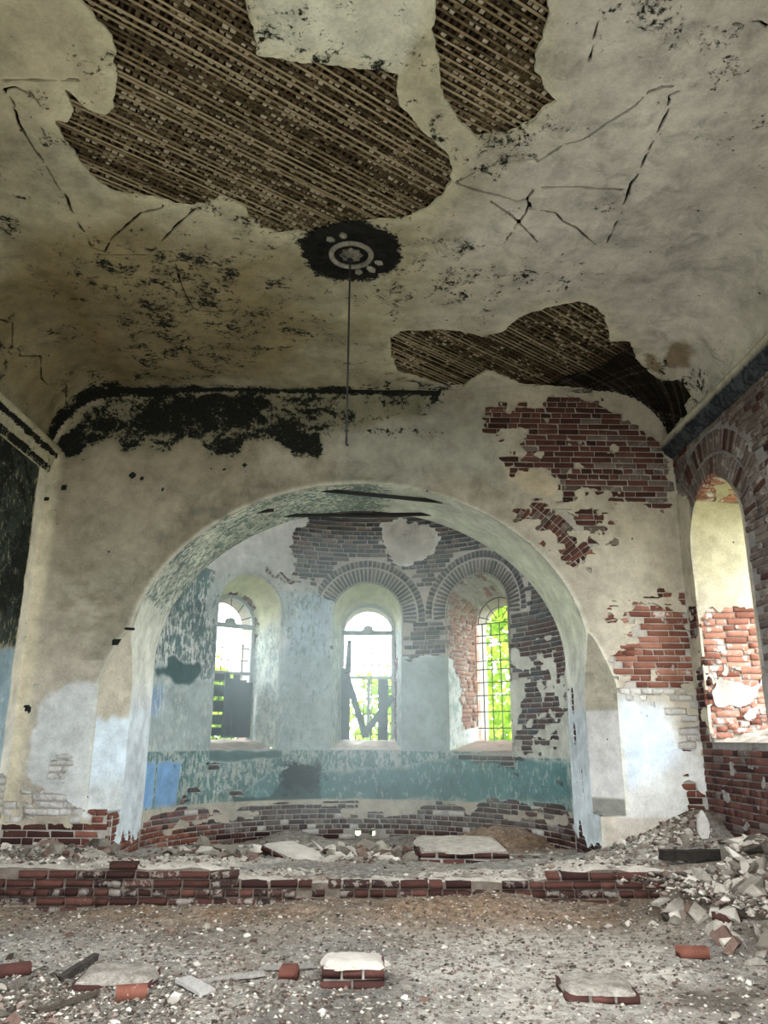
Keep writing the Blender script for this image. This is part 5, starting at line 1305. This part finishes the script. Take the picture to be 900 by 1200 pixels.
def rot_m(r, flat):
    a = r.uniform(0, 2 * PI)
    return Matrix.Rotation(a, 3, 'Z') @ Matrix.Rotation(r.gauss(0, flat), 3, 'X') @ Matrix.Rotation(r.gauss(0, flat), 3, 'Y')
def place_rock(name, kind, x, y, size, r, flat=.35, zf=floor_z, sink=.30):
    me = ROCKS[kind][r.randrange(8)]; Rm = rot_m(r, flat)
    o = bpy.data.objects.new(name, me); COL.objects.link(o)
    sc = Vector((size * r.uniform(.8, 1.2), size * r.uniform(.8, 1.2), size * r.uniform(.8, 1.15)))
    co = [Rm @ Vector((v.co.x * sc.x, v.co.y * sc.y, v.co.z * sc.z)) for v in me.vertices]
    zlo = min(c.z for c in co); zh = max(c.z for c in co)
    z = float(zf(np.array(x), np.array(y))) - zlo - sink * (zh - zlo)
    o.matrix_world = Matrix.Translation((x, y, z)) @ (Rm @ Matrix.Diagonal(sc)).to_4x4()
    return o, z + zh
def scatter(n, samp, kinds, smin, smax, seed, names, labels, group, flat=.4, zf=floor_z):
    r = random.Random(seed)
    for _ in range(n):
        x, y = samp(r); kd = r.choices(list(kinds), list(kinds.values()))[0]
        s = (smin + (smax - smin) * r.random() ** 2) * (.68 if kd == 'brick' else 1)
        o, _t = place_rock(names[kd], kd, x, y, s, r, flat, zf)
        tag(o, labels[kd], 'rubble', group[kd])
def gravel(name, n, samp, smin, smax, seed, kinds, zf=floor_z, parent=None):
    r = random.Random(seed); rr = np.random.default_rng(seed); vv = []; ff = []; mm = []; nv = 0
    xs = []; ys = []
    while len(xs) < n:
        x, y = samp(r); xs.append(x); ys.append(y)
    zz = zf(np.array(xs), np.array(ys)); kl = list(kinds)
    oc = np.array([(1, 0, 0), (0, 1, 0), (-1, 0, 0), (0, -1, 0), (0, 0, 1), (0, 0, -1)], float); of = np.array([(0, 1, 4), (1, 2, 4), (2, 3, 4), (3, 0, 4), (1, 0, 5), (2, 1, 5), (3, 2, 5), (0, 3, 5)])
    S = smin + (smax - smin) * rr.random(n) ** 3
    for i in range(n):
        sh = oc * (1 + rr.uniform(-.35, .35, (6, 1))) * np.array([1, rr.uniform(.45, .9), rr.uniform(.25, .6)]) * S[i] * .5
        sh[:4] += rr.uniform(-.15, .15, (4, 3)) * S[i]
        a = rr.uniform(0, 6.28); c, s = math.cos(a), math.sin(a)
        t = rr.normal(0, .3); ct, st = math.cos(t), math.sin(t)
        sh = sh @ np.array([[1, 0, 0], [0, ct, -st], [0, st, ct]]) @ np.array([[c, -s, 0], [s, c, 0], [0, 0, 1]])
        vv.append(sh + np.array([xs[i], ys[i], zz[i] + S[i] * .08])); ff.append(of + nv); nv += 6
        mm += [r.choices(range(len(kl)), list(kinds.values()))[0]] * 8
    me = fast_mesh(name, np.concatenate(vv), np.concatenate(ff))
    for k in kl: me.materials.append(M['chip_' + k])
    me.polygons.foreach_set('material_index', mm)
    o = link(name, me, None, parent); return tag(stuff(o), GL[name], 'rubble')
GL = {'gravel': 'fine chips of brick, stone and plaster strewn over the nave floor', 'litter': 'dense dark and pale litter round the boards in the nave', 'rubble': 'small rubble filling the heaps along the side walls', 'apse_rubble': 'small rubble and chips over the apse floor', 'step_grit': 'lime grit lying on top of the low brick step'}
KN = {'pale': 'plaster_fragment', 'brick': 'brick_fragment', 'dark': 'stone_fragment'}
def gauss_in(cx, cy_, sx, sy, ok):
    def f(r):
        while True:
            x, y = r.gauss(cx, sx), r.gauss(cy_, sy)
            if ok(x, y): return x, y
    return f
def uni(x0, x1, y0, y1, ok=lambda x, y: True):
    def f(r):
        while True:
            x, y = r.uniform(x0, x1), r.uniform(y0, y1)
            if ok(x, y): return x, y
    return f
def lab(s): return {'pale': 'pale plaster fragment ' + s, 'brick': 'broken red brick fragment ' + s, 'dark': 'dark stone fragment ' + s}
def grp(s): return {k: ({'pale': 'plaster', 'brick': 'brick', 'dark': 'stone'}[k] + ' fragments ' + s) for k in KN}
heap_s = lambda r: (lambda q: q)(gauss_in(3.35, 7.25, .42, .55, lambda x, y: x < 3.74 and 6.2 < y < 7.93 and x + .55 * (y - 6) > 3.0)(r))
scatter(170, heap_s, {'pale': .66, 'brick': .09, 'dark': .25}, .10, .34, 601, KN, lab('in the tall rubble heap against the south wall'), grp('in the south wall heap'), .55)
corner = gauss_in(3.25, 8.85, .38, .28, lambda x, y: x < 3.76 and 8.1 < y < 9.33 and x > 2.5)
topz = lambda x, y: np.maximum(floor_z(x, y), np.where(y < 9.0, step_z(x, np.minimum(y, 8.99)), -9))
scatter(60, corner, {'pale': .72, 'brick': .12, 'dark': .16}, .06, .19, 603, KN, lab('on the raised ledge below the south-east corner'), grp('on the south-east ledge'), .5, topz)
aps = gauss_in(-.1, 9.9, .75, .55, lambda x, y: abs(x) < 2.4 and 9.05 < y < 11.6 and not (.6 < x < 1.75 and y < 10.6) and not (-1.05 < x < -.35 and y < 10.4))
scatter(85, aps, {'pale': .5, 'brick': .2, 'dark': .3}, .12, .34, 605, KN, lab('strewn over the apse floor under the windows'), grp('on the apse floor'), .5, topz)
apl = gauss_in(-1.5, 9.6, .4, .3, lambda x, y: -2.3 < x < -1.0 and 9.0 < y < 10.3)
scatter(34, apl, {'pale': .5, 'brick': .2, 'dark': .3}, .12, .3, 606, KN, lab('heaped inside the north foot of the arch'), grp('inside the north foot of the arch'), .5, topz)
nl = uni(-3.75, -2.55, 8.35, 9.28)
scatter(42, nl, {'pale': .40, 'brick': .32, 'dark': .28}, .09, .27, 607, KN, lab('on the brick ledge below the north-east corner'), grp('on the north-east ledge'), .4, topz)
BLK = [(-1.50, 5.86), (.04, 5.86), (1.60, 5.66), (-1.03, 5.40), (-.38, 5.88)]
def clear(x, y): return all(math.hypot(x - a, y - b) > .38 for a, b in BLK)
nv_ = uni(-3.3, 3.3, 5.0, 7.6, lambda x, y: abs(x) < y * .48 and clear(x, y))
scatter(120, nv_, {'pale': .62, 'brick': .16, 'dark': .22}, .04, .12, 609, KN, lab('lying loose on the dirt floor of the nave'), grp('loose on the nave floor'), .3)
nvl = uni(-2.6, -.5, 4.9, 5.9, clear)
scatter(40, nvl, {'pale': .5, 'brick': .25, 'dark': .25}, .05, .15, 611, KN, lab('among the litter round the dirt floor boards'), grp('among the litter round the boards'), .3)
gravel('gravel', 20000, uni(-3.86, 3.86, 4.6, 7.97, lambda x, y: abs(x) < y * .52), .006, .050, 613, {'pale': .34, 'brick': .20, 'dark': .46})
gravel('litter', 5000, gauss_in(-1.4, 5.5, .75, .42, lambda x, y: 4.7 < y < 6.8 and abs(x) < y * .5), .010, .055, 620, {'pale': .30, 'brick': .14, 'dark': .56})
gravel('rubble', 2600, lambda r: heap_s(r) if r.random() < .45 else (corner(r) if r.random() < .6 else nl(r)), .03, .11, 615, {'pale': .5, 'brick': .2, 'dark': .3}, topz)
gravel('apse_rubble', 2600, lambda r: aps(r) if r.random() < .6 else uni(-2.5, 2.5, 9.0, 12.6, lambda x, y: math.hypot(x, y - YA) < 2.75 or y < YA)(r), .02, .10, 617, {'pale': .45, 'brick': .2, 'dark': .35}, topz)
gravel('step_grit', 2600, uni(-3.8, 3.8, 8.06, 8.9), .012, .09, 619, {'pale': .7, 'brick': .15, 'dark': .15}, step_z)

# ------------------------------------------------------------------ single pieces on the floor
def masonry_block(name, label, x, y, rz, w_, d_, nc, cap, seed, tilt=0.0, cols=2, rows=2, zf=floor_z, sink=.02, mats=('brick_dark', 'brick_maroon'), capmat='crust'):
    """lump of brickwork still bonded by its mortar, a plaster crust on top"""
    r = random.Random(seed); z = float(zf(np.array(x), np.array(y))) - sink
    root = empty(name, (x, y, z), rz); root.rotation_euler[0] = tilt; tag(root, label, 'masonry')
    h = .072
    for c in range(nc):
        nb = cols + (c % 2)
        for i in range(nb):
            for j in range(rows):
                L = w_ / nb; dd = d_ / rows
                o = bpy.data.objects.new('brick', brick_mesh(r.randrange(8), mats[r.random() < .4])); COL.objects.link(o); o.parent = root
                # the worn face looks out at the front and back
                o.matrix_local = (Matrix.Translation((-w_ / 2 + L * (i + .5) + r.uniform(-.006, .006), -d_ / 2 + dd * (j + .5) + r.uniform(-.012, .012), h * (c + .5)))
                                  @ Matrix.Rotation(r.uniform(-.03, .03) + (PI if j == 0 else 0), 4, 'Z') @ Matrix.Diagonal((L - .012, dd - .01, h - .010, 1)))
        bm = bmesh.new(); add_box(bm, (0, 0, h * (c + .5)), (w_ - .05, d_ - .06, h), None, .006, r); bm_obj('mortar_bed', bm, M['mortar'], root)
    nx, ny = 16, 12; bm = bmesh.new(); gv = []
    for j in range(ny):
        row = []
        for i in range(nx):
            a, b = i / (nx - 1) * 2 - 1, j / (ny - 1) * 2 - 1
            k = 1 - .10 * abs(a * b) + .05 * math.sin(seed + a * 5 + b * 3); ed = max(abs(a), abs(b))
            zz = nc * h + cap * (1 if ed < .97 else 0.0) + .008 * float(fbm(np.array(a * 2. + seed), np.array(b * 2.), 1.5, 3, seed)) - .012 * (ed > .8)
            row.append(bm.verts.new((a * w_ / 2 * k * 1.02, b * d_ / 2 * k * 1.02, zz)))
        gv.append(row)
    for j in range(ny - 1):
        for i in range(nx - 1): bm.faces.new((gv[j][i], gv[j][i + 1], gv[j + 1][i + 1], gv[j + 1][i]))
    o = bm_obj('plaster_crust', bm, M[capmat], root, True); o['label'] = 'pale dusty plaster crust'
    return root
masonry_block('brick_slab', 'dusty two-brick masonry slab with pale crust beside a charred beam', -1.50, 5.86, .05, .50, .40, 1, .035, 701, 0, 2, 2)
masonry_block('brick_block', 'two-course block of bonded brickwork alone in the middle of the dirt floor', .04, 5.86, .0, .42, .34, 2, .03, 703, 0, 2, 2)
masonry_block('brick_slab', 'low three-brick masonry slab on the floor in front of the south rubble heap', 1.60, 5.66, -.06, .46, .42, 1, .03, 705, 0, 3, 2)
masonry_block('floor_slab', 'pale tilted floor slab with a brick edge at the north side of the apse rubble', -.72, 9.62, .62, .42, .80, 1, .04, 707, .10, 2, 3, topz, .0)
masonry_block('floor_slab', 'broad pale floor slab on two brick courses at the south side of the apse rubble', 1.17, 9.75, .0, 1.00, 1.10, 2, .04, 709, .03, 4, 3, topz, .0)
def plank(name, label, p0, p1, w_, t_, mat, seed, cat='board', up=(0, 0, 1), taper=1.0):
    p0 = Vector(p0); p1 = Vector(p1); d = (p1 - p0); L = d.length; d.normalize(); r = random.Random(seed)
    s = Vector(up).cross(d).normalized(); n = d.cross(s); bm = bmesh.new(); rings = []
    for k in range(7):
        f = k / 6; ww = w_ * (1 + (taper - 1) * f) * (1 + r.uniform(-.05, .05)); off = n * r.uniform(-.15, .15) * t_
        rings.append([bm.verts.new(s * a * ww / 2 + n * b * t_ / 2 + d * L * (f - .5) + off + d * (r.uniform(-.02, .02) if k in (0, 6) else 0)) for a, b in ((-1, -1), (1, -1), (1, 1), (-1, 1))])
    for a, b in zip(rings[:-1], rings[1:]):
        for i in range(4): bm.faces.new((a[i], a[(i + 1) % 4], b[(i + 1) % 4], b[i]))
    bm.faces.new(rings[0][::-1]); bm.faces.new(rings[-1])
    o = bm_obj(name, bm, M[mat]); o.location = (p0 + p1) / 2
    return tag(o, label, cat)
fz = lambda x, y, dz=0.0: (x, y, float(floor_z(np.array(x), np.array(y))) + dz)
plank('board', 'short pale board end lying across the end of the long grey lath', fz(-1.07, 5.80, .035), fz(-.86, 5.56, .02), .12, .02, 'board_grey', 801)
plank('board', 'long thin grey board lying on the dirt floor', fz(-1.00, 5.78, .012), fz(-.55, 5.90, .02), .06, .022, 'board_grey', 803)
plank('board', 'narrow grey board lying behind the small red brick', fz(-.60, 6.05, .012), fz(-.22, 6.09, .015), .05, .02, 'board_grey', 805)
plank('beam_end', 'dark charred beam end leaning on the slab with two bricks', fz(-1.90, 5.92, .02), fz(-1.78, 6.26, .05), .05, .04, 'charred', 807, 'beam')
plank('stick', 'weathered stick lying on the litter near the picture\'s bottom edge'.replace("near the picture's bottom edge", 'in front of the dusty slab'), fz(-1.80, 5.26, .02), fz(-1.52, 5.52, .02), .03, .025, 'board_brown', 809, 'stick')
plank('beam_end', 'dark timber baulk lying on the ledge above the south rubble heap', (2.95, 8.20, .47), (3.80, 8.26, .50), .12, .09, 'charred', 811, 'beam')
def single(name, kind, label, x, y, size, seed, cat='rubble', flat=.15, zf=floor_z, sink=.2):
    o, t = place_rock(name, kind, x, y, size, random.Random(seed), flat, zf, sink); return tag(o, label, cat)
def whole_brick(label, x, y, rz, mat, L=.24, zf=floor_z, dz=0.0, tilt=0):
    o = bpy.data.objects.new('loose_brick', brick_mesh(3, mat)); COL.objects.link(o)
    z = float(zf(np.array(x), np.array(y))) + .03 + dz
    o.matrix_world = Matrix.Translation((x, y, z)) @ Matrix.Rotation(rz + PI, 4, 'Z') @ Matrix.Rotation(tilt, 4, 'Y') @ Matrix.Diagonal((L, .12, .07, 1))
    return tag(o, label, 'brick')
whole_brick('small red half brick standing end-on against the narrow grey board', -.38, 5.88, 1.5, 'brick_red', .16)
whole_brick('red brick chunk on the nave floor, furthest north of the loose bricks', -2.28, 6.02, .5, 'brick_maroon', .26)
whole_brick('pale reddish brick in front of the dusty two-brick slab', -1.30, 5.46, .25, 'brick_red', .18)
whole_brick('dusty red brick lying flat at the foot of the south rubble heap', 2.53, 6.45, -.05, 'brick_red', .22)
whole_brick('dark brick standing in the front of the south rubble heap', 2.98, 6.85, .3, 'brick_dark', .2, dz=.03)
single('stone', 'pale', 'rounded pale stone standing upright among the litter in front of the boards', -1.03, 5.40, .15, 821, 'stone', .8)
single('stone', 'pale', 'flat white stone on the floor beside the south rubble heap', 2.86, 6.18, .20, 823, 'stone', .1)
single('stone', 'pale', 'small flat white stone on bare floor nearest the camera at the south side', 2.30, 5.22, .10, 825, 'stone', .1)
for k, (x, y, s, t_) in enumerate(((3.62, 7.80, .44, 'big curved plaster lump on top of the south rubble heap'), (3.72, 7.35, .36, 'broad pale slab leaning high on the south rubble heap'), (3.25, 6.98, .34, 'large pale block at the front foot of the south rubble heap'), (2.85, 7.15, .17, 'brown brick lump on the edge of the south rubble heap nearest the nave'))):
    single('plaster_lump', 'pale' if k < 3 else 'brick', t_, x, y, s, 831 + k, 'rubble', .6, floor_z, .25)
# white shard standing upright in the corner ledge
bm = bmesh.new(); rg_ = []
for z, w2 in ((0, .03), (.07, .055), (.15, .05), (.21, .02), (.235, .004)):
    rg_.append([bm.verts.new((a * w2 + .01 * z, b * .018, z)) for a, b in ((-1, -1), (1, -1), (1, 1), (-1, 1))])
for a, b in zip(rg_[:-1], rg_[1:]):
    for i in range(4): bm.faces.new((a[i], a[(i + 1) % 4], b[(i + 1) % 4], b[i]))
bm.faces.new(rg_[0][::-1]); bm.faces.new(rg_[-1])
o = bm_obj('plaster_shard', bm, M['lime']); o.scale = (1.1, 1.1, 1.25); o.location = (3.62, 8.78, float(topz(np.array(3.62), np.array(8.78))) - .03); tag(o, 'white pointed shard standing upright on the ledge below the south-east corner', 'shard')

# ================================================================== WINDOWS of the apse
def arch_outline(hw, si, sp, n=20):
    return [(-hw, si), (-hw, sp)] + [(hw * math.cos(a), sp + hw * math.sin(a)) for a in np.linspace(PI, 0, n)[1:-1]] + [(hw, sp), (hw, si)]
def win_matrix(a, ly):
    th = a / R
    return Matrix.Translation((math.sin(th) * (R + ly), YA + math.cos(th) * (R + ly), 0)) @ Matrix.Rotation(-th, 4, 'Z')
FHW, FSI, FSP = .455, 1.53, 3.37
for k, (a, hw, si, sp) in enumerate(APW):
    win = empty('window_%d' % (k + 1)); struct(win); win.matrix_world = win_matrix(a, .57)
    def box_part(nm, c, s, mat):
        bm = bmesh.new(); add_box(bm, c, s, None, .003); return bm_obj(nm, bm, M[mat], win)
    def bar(p0, p1, r=.011, nm='bar'):
        bm = bmesh.new(); add_tube(bm, p0, p1, r, n=6); return bm_obj(nm, bm, M['iron'], win)
    if k < 2:
        bm = bmesh.new(); ol = arch_outline(FHW - .02, FSI, FSP); prev = None
        for i, (x, z) in enumerate(ol):
            cx_, cz_ = 0, min(z, FSP); nx_, nz_ = (x, z - FSP) if z > FSP else (x, 0); L = math.hypot(nx_, nz_) or 1; nx_, nz_ = nx_ / L, nz_ / L
            ring_ = [bm.verts.new((x + nx_ * o_, y, z + nz_ * o_)) for o_, y in ((.03, -.03), (.03, .04), (-.025, .04), (-.025, -.03))]
            if prev: [bm.faces.new((prev[j], prev[(j + 1) % 4], ring_[(j + 1) % 4], ring_[j])) for j in range(4)]
            prev = ring_
        bm_obj('frame', bm, M['frame_paint'], win)
        box_part('transom', (0, 0, 3.33), (2 * FHW, .07, .075), 'frame_paint')
        box_part('muntin', (0, 0, 2.56), (2 * FHW, .05, .05), 'frame_paint')
        box_part('mullion', (0.02, 0, 2.05), (.055, .05, 1.0), 'frame_paint')
        bm = bmesh.new(); vv = [bm.verts.new((.10 * math.cos(t) * (1 + .15 * math.cos(t * 8)), y, 3.36 + .10 * math.sin(t))) for y in (-.02, .02) for t in np.linspace(0, PI, 17)]
        bm.faces.new(vv[:17]); bm.faces.new(vv[17:][::-1]); [bm.faces.new((vv[i], vv[i + 17], vv[(i + 1) % 17 + 17], vv[(i + 1) % 17])) for i in range(17)]
        bm_obj('fan_hub', bm, M['frame_paint'], win)
        for t in np.linspace(.35, PI - .35, 5):
            if k == 1: bar((math.cos(t) * .14, 0, 3.36 + math.sin(t) * .14), (math.cos(t) * .24, 0, 3.36 + math.sin(t) * .24), .009, 'fan_bar')
            else: bar((math.cos(t) * .1, 0, 3.36 + math.sin(t) * .1), (math.cos(t) * .44, 0, 3.36 + math.sin(t) * .44), .009, 'fan_bar')
        for x in np.linspace(-.33, .33, 6): bar((x, .10, 1.5), (x, .10, 3.05), .010)
        for z in (1.62, 1.95, 2.22, 2.42, 2.78, 2.98): bar((-.45, .10, z), (.45, .10, z), .009)
    else:
        for x in np.linspace(-.34, .34, 5): bar((x, .06, 1.5), (x, .06, 3.42 + math.sqrt(max(0, .42 ** 2 - x * x)) * (abs(x) > .5)), .010)
        for z in (1.72, 1.98, 2.24, 2.45, 2.66, 2.80, 3.10, 3.22, 3.42): bar((-.48, .06, z), (.48, .06, z), .0095)
        for t in np.linspace(.3, PI - .3, 5): bar((math.cos(t) * .08, .06, 3.42 + math.sin(t) * .08), (math.cos(t) * .40, .06, 3.42 + math.sin(t) * .40), .008, 'fan_bar')
        bm = bmesh.new(); add_path(bm, [(.26 * math.cos(t), .06, 3.42 + .26 * math.sin(t)) for t in np.linspace(0, PI, 16)], .008, 6); bm_obj('arched_bar', bm, M['iron'], win)
        bm = bmesh.new(); add_path(bm, [(.42 * math.cos(t), .06, 3.42 + .42 * math.sin(t)) for t in np.linspace(0, PI, 18)], .010, 6); bm_obj('arched_bar', bm, M['iron'], win)
# boards left in the middle window
Wm = win_matrix(APW[1][0], .50)
def wp(x, z, y=0.0): return Wm @ Vector((x, y, z))
BUP = (0, -1, 0)
plank('plank', 'tall dark plank standing at the north side of the middle apse window', wp(-.36, 1.53), wp(-.375, 2.72), .15, .04, 'board_teal', 851, 'plank', BUP)
plank('plank', 'narrow pointed stave rising above the tall plank in the middle window', wp(-.335, 2.62, -.035), wp(-.32, 3.18, -.02), .11, .03, 'board_teal', 853, 'plank', BUP, .6)
plank('plank', 'slanting plank from the tall plank down to the middle window sill', wp(-.33, 2.50, -.06), wp(-.02, 1.58, -.10), .11, .035, 'board_teal', 855, 'plank', BUP)
plank('plank', 'slanting brace rising to the south in the middle apse window', wp(-.05, 1.60, -.14), wp(.43, 2.22, -.03), .11, .035, 'board_teal', 857, 'plank', BUP)
plank('plank', 'upright dark plank at the south side of the middle apse window', wp(.27, 1.53), wp(.27, 2.52), .17, .04, 'board_teal', 859, 'plank', BUP)
# old shutter in the north window
sh = empty('shutter'); sh.matrix_world = win_matrix(APW[0][0], .48); tag(sh, 'dark broken board shutter leaning in the lower half of the north apse window', 'shutter')
rr_ = random.Random(5)
for i, (x, h_) in enumerate(((.00, .92), (.125, .98), (.25, .90), (.36, .86))):
    bm = bmesh.new(); add_box(bm, (x, 0, 1.55 + h_ / 2), (.118, .03, h_), None, .008, rr_); bm_obj('board', bm, M['board_teal'], sh)
for i, z in enumerate((1.58, 1.76, 1.97, 2.20, 2.42)):
    bm = bmesh.new(); add_box(bm, (-.25, 0, z + .06), (.40, .03, (.13, .15, .16, .17, .11)[i]), None, .008, rr_); bm_obj('short_board', bm, M['board_teal'], sh)
for x in (-.42, -.07):
    bm = bmesh.new(); add_box(bm, (x, -.03, 2.05), (.07, .03, 1.0), None, .004, rr_); bm_obj('stile', bm, M['board_teal'], sh)

# ================================================================== OUTSIDE
ground = struct(grid_mesh('ground', np.linspace(-70, 70, 36), np.linspace(-60, 110, 44), lambda x, y: -.35 + .12 * fbm(x, y, .1, 3, 901) - .25 * ((np.abs(x) < 5) & (y < 15) & (y > -6)), M['lawn']))
def tree(name, label, x, y, h, cr, z0, n, seed, ls=.16):
    root = empty(name, (x, y, -.4)); tag(root, label, 'tree', None)
    r = random.Random(seed); rn = np.random.default_rng(seed)
    bm = bmesh.new(); add_path(bm, [(0, 0, 0), (.05 * h * .1, 0, h * .3), (-.02 * h, .02 * h, h * .6), (0, 0, h * .9)], [h * .022, h * .017, h * .011, h * .004], 8)
    bm_obj('trunk', bm, M['bark'], root, True)
    cl = []
    for _ in range(46):
        t = r.random(); zz = z0 + (h - z0) * t; rad = cr * math.sqrt(max(.05, 1 - (2 * t - .85) ** 2 * .75)) * r.random() ** .5; a = r.uniform(0, 6.28)
        cl.append((rad * math.cos(a), rad * math.sin(a), zz))
    for k in range(7):
        c = cl[k * 5]; bm = bmesh.new(); zb = min(h * .8, max(h * .2, c[2] - .8)); add_path(bm, [(0, 0, zb), (c[0] * .5, c[1] * .5, (zb + c[2]) / 2 + .1), c], [h * .008, h * .005, h * .002], 6); bm_obj('branch', bm, M['bark'], root, True)
    cl = np.array(cl); C_ = cl[rn.integers(0, len(cl), n)] + rn.normal(0, 1, (n, 3)) * np.array([.30, .30, .24]) * cr * .55
    A = rn.normal(0, 1, (n, 3)); A /= np.linalg.norm(A, axis=1, keepdims=True); B = np.cross(A, rn.normal(0, 1, (n, 3))); B /= np.linalg.norm(B, axis=1, keepdims=True)
    s = ls * rn.uniform(.6, 1.2, (n, 1)); V4 = np.stack([C_ - A * s * .6, C_ + B * s * .32, C_ + A * s * .6, C_ - B * s * .32], 1).reshape(-1, 3)
    stuff(link('foliage', fast_mesh('foliage', V4, np.arange(4 * n).reshape(n, 4)), M['leaf'], root))
tree('tree', 'leafy green tree close outside the south apse window', 4.2, 18.6, 8.5, 2.6, .5, 15000, 911, .22)
tree('tree', 'leafy tree further out seen between the bars of the south apse window', 7.5, 27.0, 9.0, 2.8, .4, 9000, 913, .28)
tree('shrub', 'low green bush outside the north apse window', -4.6, 24.0, 3.7, 1.5, .0, 6000, 915, .24)
tree('shrub', 'wide yellow-green bush beyond the middle and north apse windows', -2.6, 33.0, 4.6, 1.9, .0, 6000, 917, .26)
tree('shrub', 'green bush straight beyond the middle apse window', .9, 29.0, 4.2, 1.5, .0, 6000, 919, .24)
tree('shrub', 'far bush beyond the bars of the north apse window', -8.4, 31.0, 4.8, 2.2, .0, 5000, 921, .28)

# ------------------------------------------------------------------ pale scattering volume added in the apse to imitate window glare
bm = bmesh.new(); rim = [(-2.70, 9.9), (2.70, 9.9)] + [(2.80 * math.sin(t), YA + 2.80 * math.cos(t)) for t in np.linspace(PI / 2, -PI / 2, 25)]
lo = [bm.verts.new((x, y, .45)) for x, y in rim]; hi = [bm.verts.new((x, y, 4.35 if abs(x) > 1 or y > 10.6 else 4.35)) for x, y in rim]
bm.faces.new(lo); bm.faces.new(hi[::-1]); [bm.faces.new((lo[i], hi[i], hi[(i + 1) % len(rim)], lo[(i + 1) % len(rim)])) for i in range(len(rim))]
hm = bpy.data.materials.new('haze'); hm.use_nodes = True; t_ = hm.node_tree; t_.nodes.clear()
ho = t_.nodes.new('ShaderNodeOutputMaterial'); hv = t_.nodes.new('ShaderNodeVolumeScatter'); hv.inputs['Color'].default_value = (.78, .92, 1.0, 1); hv.inputs['Density'].default_value = .10; hv.inputs['Anisotropy'].default_value = .62
t_.links.new(hv.outputs[0], ho.inputs['Volume'])
hz = stuff(bm_obj('haze', bm, hm)); tag(hz, 'thin pale blue dust haze hanging in the apse before the windows', 'haze')
